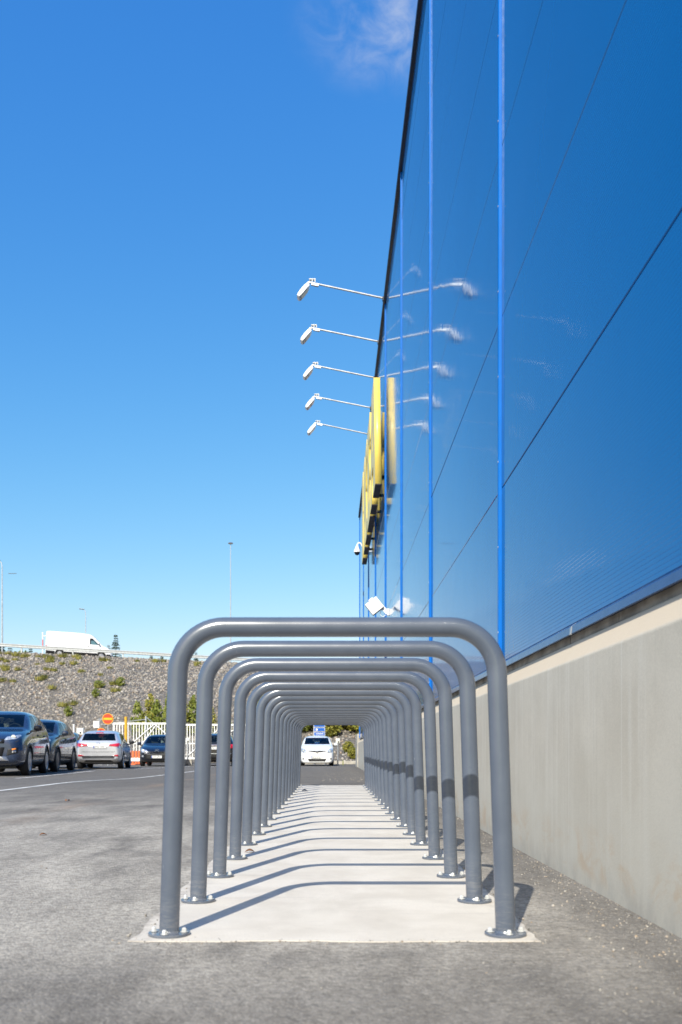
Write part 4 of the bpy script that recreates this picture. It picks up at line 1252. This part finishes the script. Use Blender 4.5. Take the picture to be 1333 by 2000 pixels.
# ================================================================== FAR FURNITURE
# guard rail along the road edge
gr = empty('guard_rail', (-24, 84, 9.5))
tag(gr, 'long steel guard rail along the road on top of the slope', 'guard rail')
def railz(X): return 10.48 - 0.040 * (X + 29.7)
wprof = [(0.0, -.155), (-.05, -.12), (-.05, -.07), (0.0, -.02), (0.0, .02), (-.05, .07), (-.05, .12), (0.0, .155)]
X = -29.7 + 1.78 - 4.38*8
while X < 14:
    X2 = X + 4.38
    a = Vector((X, crest(X)[0] + .75, railz(X) - .16)); b = Vector((X2, crest(X2)[0] + .75, railz(X2) - .16))
    V = [];
    for p in (a, b):
        for (u, v) in wprof: V.append((p.x - 24*-1, p.y + u - 84, p.z + v - 9.5))
        for (u, v) in reversed(wprof): V.append((p.x + 24, p.y + u + .012 - 84, p.z + v - 9.5))
    n = 16
    MB().add(V, [(k, (k+1) % n, n + (k+1) % n, n + k) for k in range(n)]).build('rail_beam', MT['railing'], gr)
    MB().box((a.x + 24, a.y + .10 - 84, a.z - .38 - 9.5), (.10, .16, 1.05)).build('rail_post', MT['railing'], gr)
    X = X2

def heater_post(x, y, h, lab, bw=.21, bh=.24, block=False):
    r = empty('heater_post', (x, y, 0))
    MB().tube([(0, 0, 0), (0, 0, h - bh)], .032, 10).build('post', MT['galv'], r, smooth=True)
    bx_ = MB().box((0, 0, h - bh/2), (bw, .16, bh)).build('socket_box', MT['offwhite'], r, bevel=.015)
    MB().box((.03, -.085, h - bh*.72), (.07, .015, .07)).build('socket_flap', MT['black'], bx_)
    if block:
        MB().prism([(-.22, 0), (-.08, 0), (0, .10), (.08, 0), (.22, 0), (.22, .30), (-.22, .30)], 'Y', -.15, .15).build('concrete_foot', MT['kerbc'], r, bevel=.01)
    else: MB().lathe([(.11, 0), (.11, .05), (.07, .06)], 16).build('concrete_foot', MT['kerbc'], r)
    return tag(r, lab, 'power post', 'white socket posts')
heater_post(.34, 45.6, 1.33, 'white socket box on a post right of the white hatchback')
MB_ = MB().box((0, 0, .12), (.05, .05, .24)).build('marker_stake', MT['leafg'])
MB_.location = (.60, 45.9, 0); tag(MB_, 'short dark green stake beside the socket post', 'stake')
heater_post(-7.15, 46.0, 1.36, 'white socket box on a post with concrete foot between the left hoop posts', block=True)
heater_post(-11.15, 41.0, 1.72, 'cream socket box on a post left of the silver hatchback', .30, .30)

def noentry(x, y, zc, d, lab):
    r = empty('no_entry_sign', (x, y, 0))
    MB().tube([(0, .04, 0), (0, .04, zc + d*.3)], .03, 10).build('pole', MT['galv'], r, smooth=True)
    m = MB().lathe([(d/2, -.004), (d/2, .012)], 40, axis='Y'); m.v = [(a, b, c + zc) for a, b, c in m.v]
    p = m.build('border', MT['signyellow'], r)
    m = MB().lathe([(d*.455, -.0075), (d*.455, -.0045)], 40, axis='Y'); m.v = [(a, b, c + zc) for a, b, c in m.v]
    m.build('red_disc', MT['signred'], p)
    MB().box((0, -.010, zc), (d*.78, .003, d*.20)).build('yellow_bar', MT['signyellow'], p)
    return tag(r, lab, 'road sign', 'no entry signs')
noentry(-10.8, 44.6, .6 + 67*44.6/1800, .535, 'higher round red no entry sign with yellow bar above the silver hatchback')
noentry(-11.6, 46.5, .6 + 40*46.5/1800, .47, 'lower round red no entry sign partly hidden behind the silver hatchback roof')
# white sign boxes behind
r = empty('sign_board', (-11.9, 47.3, 0)); MB().tube([(0, .04, 0), (0, .04, 2.4)], .03, 8).build('pole', MT['galv'], r)
MB().box((-.14, 0, 2.08), (.30, .04, .34)).build('panel', MT['white'], r); tag(r, 'small white board on a pole beside the no entry signs', 'sign')
r = empty('slim_pole', (-13.2, 47.3, 0)); MB().tube([(0, 0, 0), (0, 0, 2.05)], .045, 8).build('pole', MT['white'], r); MB().lathe([(.06, 2.05), (.055, 2.08), (0, 2.09)], 10).build('cap', MT['white'], r); tag(r, 'slim white pole left of the no entry signs', 'pole')

# white bar gates
def gate(x0, x1, y, h, lab, diag):
    r = empty('white_gate', (x0, y, 0)); W_ = x1 - x0
    MB().box((W_/2, 0, h - .04), (W_, .07, .10)).build('top_rail', MT['white'], r)
    MB().box((W_/2, 0, .32), (W_, .07, .10)).build('bottom_rail', MT['white'], r)
    MB().box((W_/2, 0.0, 1.12), (W_, .05, .06)).build('middle_rail', MT['white'], r)
    bm_ = MB().box((0, 0, h/2 + .10), (.045, .03, h - .36)).mesh('bar', MT['white'])
    n = int(W_ / .150)
    for i in range(n + 1):
        o = bpy.data.objects.new('bar', bm_); link(o, r); o.location = (.03 + i*(W_ - .06)/n, 0.0, 0)
    for (a, b) in diag:
        MB().tube([(a[0], -.045, a[1]), (b[0], -.045, b[1])], .03, 8).build('brace', MT['white'], r)
    for xx in (0.02, W_ - .02): MB().box((xx, .0, h/2), (.09, .09, h)).build('end_post', MT['white'], r)
    return tag(r, lab, 'gate', 'white bar gates')
gate(-11.75, -8.05, 49.8, 2.24, 'white barred gate behind the black blue hatchback, left leaf', [((2.2, 2.15), (.75, .9)), ((2.25, 2.15), (3.6, 1.0)), ((2.3, 2.1), (1.4, .9))])
gate(-7.95, -3.6, 49.8, 2.17, 'white barred gate seen between the left hoop posts, right leaf', [((.2, .45), (1.9, 1.9)), ((2.1, 1.6), (3.4, 2.1))])
r = empty('gate_mast', (-10.1, 50.3, 0))
MB().tube([(0, 0, 0), (0, 0, 2.62)], .05, 10).build('post', MT['galv'], r)
MB().tube([(0, 0, 2.45), (-2.6, 0, 2.12)], .018, 6).build('stay', MT['galv'], r); MB().tube([(0, 0, 2.58), (1.15, 0, 1.6)], .018, 6).build('stay', MT['galv'], r)
tag(r, 'grey steel mast with slanting stays behind the left gate leaf', 'mast')
r = empty('marker_pole', (-10.95, 49.2, 0)); MB().tube([(0, 0, 0), (0, 0, 2.5)], .075, 10).build('pole', MT['polyellow'], r); MB().lathe([(.085, 2.5), (.08, 2.54), (0, 2.55)], 10).build('cap', MT['polyellow'], r)
tag(r, 'yellow pole in front of the white gate', 'pole')
r = empty('road_barrier', (-10.15, 47.6, 0))
for i in range(4): MB().box((-.22 + .15*i, 0, .36), (.10, .12, .72)).build('upright', MT['orange'], r, bevel=.01)
MB().box((0, -.07, .27), (.66, .05, .17)).build('white_board', MT['white'], r); MB().box((0, .0, .03), (.7, .3, .06)).build('foot', MT['orange'], r)
tag(r, 'orange and white plastic barrier right of the silver hatchback', 'barrier')
r = empty('road_barrier', (-9.55, 48.3, 0))
MB().box((0, 0, 0.4), (.35, .12, .7)).build('upright', MT['orange'], r, bevel=.01); MB().box((0, -.08, .27), (.36, .04, .17)).build('white_board', MT['white'], r)
tag(r, 'orange barrier tucked farther back by the gate foot', 'barrier')

# blue pictogram board behind the white car
r = empty('information_sign', (-.62, 49.2, 0))
for sx in (-.29, .29): MB().tube([(sx, .05, 0), (sx, .05, 2.6)], .03, 8).build('pole', MT['galv'], r)
z = 1.05
for hgt, marks in ((.17, 0), (.30, 1), (.22, 2), (.24, 3), (.30, 1)):
    p = MB().box((0, 0, z + hgt/2), (.60, .03, hgt - .03)).build('panel', MT['white'], r)
    MB().box((0, -.018, z + hgt/2), (.56, .006, hgt - .06)).build('blue_field', MT['signblue'], p)
    if marks == 2: MB().box((0.02, -.023, z + hgt/2), (.40, .004, .035)).build('pictogram', MT['white'], p)
    if marks == 3: MB().box((-.14, -.023, z + hgt/2), (.10, .004, .10)).build('pictogram', MT['white'], p)
    z += hgt
tag(r, 'blue and white stacked information panels behind the white hatchback', 'sign')

# street lamps, mast and far pole
def street_lamp(x, y, z0, h, lab, arm=0.9, sgn=1, r0=.09, r1=.05):
    r = empty('street_lamp', (x, y, z0))
    MB().tube([(0, 0, 0), (0, 0, h*.5), (0, 0, h - .7), (-.06*sgn, 0, h - .25), (-.28*sgn, 0, h)], [r0, (r0+r1)/2, r1, r1*.9, r1*.8], 10).build('pole', MT['galv'], r, smooth=True)
    MB().box((-(.28 + arm*.28)*sgn, 0, h + .02), (arm*.75, .24, .11), ry=R(6*sgn)).build('lamp_head', MT['alloyd'], r, bevel=.03)
    return tag(r, lab, 'street lamp', 'street lamps along the upper road')
street_lamp(-31.75, 89.0, 9.2, 10.0, 'tall street lamp at the left edge of the picture', .7, 1)
MB().box((1.0, 0, 8.75), (.8, .06, .05)).build('side_arm', MT['alloyd'], bpy.data.objects['street_lamp'])
street_lamp(-34.6, 130.0, 8.8, 12.1, 'distant street lamp standing above the white van', .95, 1)
r = empty('high_mast_light', (-15.3, 140.5, 8.6))
MB().tube([(0, 0, 0), (0, 0, 24)], [.11, .05], 12).build('pole', MT['galv'], r, smooth=True)
MB().lathe([(.12, 23.85), (.36, 23.92), (.40, 24.0), (.30, 24.1), (.1, 24.15)], 18).build('lamp_crown', MT['alloy'], r, smooth=True)
tag(r, 'very tall slender mast light against the sky behind the front hoop', 'mast light')
r = empty('striped_mast', (-34.4, 110, 9.0))
for i in range(7): MB().box((0, 0, .5 + i*.85), (.11, .11, .85)).build('mast_section', MT['redwhite' if i % 2 else 'white'], r)
MB().tube([(.75, 0, 3.9), (.75, 0, 5.9)], .05, 6).build('side_antenna', MT['redwhite'], r)
MB().box((.35, 0, 5.6), (.6, .06, .06)).build('antenna_arm', MT['white'], r)
tag(r, 'red and white striped mast just left of the white van', 'mast')

# ================================================================== VEGETATION
def leaf_cloud(n, rad, h, size, base=0.0, shape='bush', seed=0):
    rng = np.random.default_rng(seed)
    P = []
    while len(P) < n:
        c = rng.normal(size=3); c /= np.linalg.norm(c); rr = rng.random() ** 0.4
        p = np.array([c[0]*rad*rr, c[1]*rad*rr, base + h*0.5*(1 + c[2]*rr)])
        if noise.noise(Vector((p[0]*1.9/rad + seed*7, p[1]*1.9/rad, p[2]*1.9/rad))) < -0.10: continue
        if shape == 'sapling':
            t = (p[2]-base)/h; p[0] *= (1.15 - .8*t); p[1] *= (1.15 - .8*t)
        P.append(p)
    P = np.array(P)
    a = rng.normal(size=(n, 3)); a /= np.linalg.norm(a, axis=1)[:, None]
    b = np.cross(a, rng.normal(size=(n, 3))); b /= np.linalg.norm(b, axis=1)[:, None]
    s = size * rng.uniform(.6, 1.3, (n, 1))
    V = np.stack([P - a*s, P + b*s*.55, P + a*s, P - b*s*.55], 1).reshape(-1, 3)
    return V, np.arange(4*n).reshape(n, 4)
def shrub_protos(prefix, mat, k, **kw):
    out = []
    for i in range(k):
        V, F = leaf_cloud(seed=i + hash_(prefix), **kw); out.append(fast_mesh('foliage', V, F, mat))
    return out
def hash_(s): return sum(ord(c)*(i+3) for i, c in enumerate(s)) % 1000
bushG = shrub_protos('bushg', MT['leafg'], 3, n=1300, rad=.62, h=1.25, size=.075)
bushY = shrub_protos('bushy', MT['leafy'], 3, n=1300, rad=.62, h=1.15, size=.075)
sapl = shrub_protos('sapl', MT['leafg'], 2, n=1000, rad=.55, h=2.2, size=.075, shape='sapling') + shrub_protos('saply', MT['leafy'], 1, n=1000, rad=.55, h=2.2, size=.075, shape='sapling')
stem_me = MB().tube([(0, 0, -.3), (.03, .02, .6), (-.02, 0, 1.3)], [.035, .025, .008], 6).mesh('stem', MT['bark'])
def shrub(p, me, sc, lab, grp, nm='shrub', cat='shrub'):
    r = empty(nm, p, random.uniform(0, 6)); r.scale = (sc*random.uniform(.9, 1.25), sc, sc*random.uniform(.85, 1.15))
    link(bpy.data.objects.new('foliage', me), r)
    s = bpy.data.objects.new('stem', stem_me); link(s, r)
    return tag(r, lab, cat, grp)
# yellow-green growth on the far slope seen through the hoops
for i in range(46):
    X = random.uniform(-4.5, 4.6); s = random.uniform(.125, .34)
    shrub(emb_point(X, s), random.choice(bushY + bushG[:1]), random.uniform(.8, 1.5), 'yellow green shrub in the thicket on the far slope', 'thicket on the far slope')
for X, s in ((1.25, .02), (1.7, .03), (1.0, .05), (2.6, .03)):
    shrub(emb_point(X, s), bushY[0], .55, 'low yellowing weed at the slope foot right of the white hatchback', 'weeds at the slope foot', 'weed', 'plant')
# saplings behind the gate
for X, s, k, sc in ((-13.0, .14, 0, 1.0), (-12.2, .16, 2, 1.1), (-11.5, .13, 0, 1.15), (-10.9, .20, 1, 1.05), (-10.3, .14, 1, 1.3), (-9.7, .13, 2, 1.2), (-9.0, .15, 0, 1.25), (-8.3, .13, 1, 1.0), (-7.6, .1, 2, 1.0), (-6.7, .12, 0, .9), (-11.9, .10, 1, .9)):
    shrub(emb_point(X, s), sapl[k], sc*1.12, 'green sapling growing behind the white gate', 'saplings behind the gate', 'sapling', 'sapling')
for X, s, sc in ((-17.4, .05, .9), (-16.9, .03, .8), (-15.6, .06, .8)):
    shrub(emb_point(X, s), bushY[1], sc, 'yellowish bush at the slope foot left of the no entry signs', 'bushes left of the no entry signs', 'shrub')
# grass tufts
def tuft_mesh(seed):
    rng = np.random.default_rng(seed); V = []; F = []
    for i in range(130):
        a = rng.uniform(0, 6.28); r_ = rng.random()**.6 * .28; l = rng.uniform(.15, .42); le = rng.uniform(.1, .75)
        p = np.array([r_*math.cos(a)*1.5, r_*math.sin(a), 0]); d = np.array([math.cos(a)*le, math.sin(a)*le, 1.0]) * l
        sd = np.array([-math.sin(a), math.cos(a), 0]) * .022
        k = len(V); V += [p - sd, p + sd, p + d*.6 + sd*.8, p + d, p + d*.6 - sd*.8]
        F.append((k, k+1, k+2, k+3)); F.append((k, k+2, k+3, k+4))
    return fast_mesh('grass_blades', np.array(V), np.array(F), MT['tuft'])
tufts = [tuft_mesh(i) for i in range(3)]
def tuft(X, s, sc):
    r = empty('grass_tuft', emb_point(X, s), random.uniform(0, 6)); r.scale = (sc, sc, sc)
    link(bpy.data.objects.new('grass_blades', random.choice(tufts)), r)
    tag(r, 'dry yellow grass tuft on the rubble slope', 'grass tuft', 'grass tufts on the slope')
for X, s in ((-28.9, .93), (-28.2, .95), (-27.2, .86), (-25.6, .93), (-24.9, .88), (-24.2, .86), (-23.8, .93), (-22.3, .93), (-20.6, .93), (-19.6, .92), (-17.3, .93), (-15.6, .93), (-14.3, .92), (-23.1, .80), (-21.9, .84), (-27.6, .74), (-26.6, .72), (-23.6, .70), (-22.6, .68), (-18.4, .80), (-26.0, .56), (-23.3, .58), (-25.2, .78),
             (-19.2, .66), (-20.4, .69), (-18.2, .52), (-16.8, .54), (-21.7, .50), (-28.8, .58), (-28.3, .85), (-26.4, .9), (-17.0, .47), (-20, .36), (-12, .9)):
    for k in range(random.choice((1, 1, 2, 2))):
        tuft(X + random.uniform(-.6, .6), min(.97, s + random.uniform(-.02, .02)), random.uniform(.6, 1.1))
for X, s in ((-18.3, .50), (-16.7, .53), (-17.9, .40), (-19.3, .28)):
    shrub(emb_point(X, s), bushG[1], .55, 'small green seedling on the middle of the rubble slope', 'seedlings on the slope', 'seedling', 'plant')

# conifers along the skyline
def conifer(x, y, z0, h, w, lab, dens=1.0, seed=1):
    rng = np.random.default_rng(seed)
    r = empty('conifer', (x, y, z0))
    MB().tube([(0, 0, 0), (.02, 0, h*.5), (0, 0, h)], [.05*h/3, .03*h/3, .006], 7).build('trunk', MT['bark'], r, smooth=True)
    V = []; F = []; zz = h*.08
    while zz < h*.98:
        t = zz/h; ln_ = w*(1-t)**.85*rng.uniform(.75, 1.1) + .05
        nb = max(3, int(7*dens))
        for k in range(nb):
            a = 2*math.pi*k/nb + rng.uniform(-.4, .4); L_ = ln_*rng.uniform(.6, 1.1)
            if rng.random() > .55 + .45*dens: continue
            for q in range(9):
                f = q/8; c = np.array([math.cos(a)*L_*f, math.sin(a)*L_*f, zz + L_*(.25*f - .38*f*f)])
                for sg in (-1, 1):
                    dd = np.array([math.cos(a + sg*1.0), math.sin(a + sg*1.0), rng.uniform(-.2, .35)]) * (.16*(1-f*.5)*h/3.5 + .03)
                    up = np.array([0, 0, .022*h/3.5 + .008]); i0 = len(V)
                    V += [c - up, c + dd*.6 - up*.6, c + dd, c + dd*.5 + up]; F.append((i0, i0+1, i0+2, i0+3))
        zz += h*.045*rng.uniform(.7, 1.3)
    me = fast_mesh('crown', np.array(V), np.array(F), MT['needle'])
    link(bpy.data.objects.new('crown', me), r)
    return tag(r, lab, 'conifer', 'small conifers on the skyline')
conifer(-22.2, 95, 9.1, 3.8, 1.15, 'tallest thin young spruce right of the white van', .8, 3)
conifer(-23.4, 97, 9.1, 3.0, .55, 'sparse spruce top just above the van bonnet', .45, 4)
conifer(-38.6, 108, 8.6, 5.0, 1.5, 'dark spruce top at the left edge beyond the guard rail', 1.2, 5)
conifer(-37.6, 108, 8.6, 4.6, 1.3, 'second dark spruce top near the left edge', 1.2, 6)
conifer(-35.2, 108, 8.6, 4.4, 1.1, 'small dark spruce top left of the striped mast', 1.2, 7)
conifer(-17.6, 96, 9.0, 1.9, .5, 'tiny spruce top under the rail, left of the front hoop', .8, 8)
conifer(-18.9, 97, 9.0, 2.1, .5, 'tiny spruce top farther left under the rail', .8, 9)
conifer(-13.9, 95, 8.9, 2.1, .6, 'tiny spruce seen through the front hoop near its left bend', .9, 10)
conifer(-11.5, 95, 8.9, 1.9, .6, 'tiny spruce seen between the two nearest hoops', .9, 11)
shrub((-36.4, 108.5, 9.3), bushG[2], 2.6, 'round dark bush on the skyline left of the striped mast', None, 'shrub')
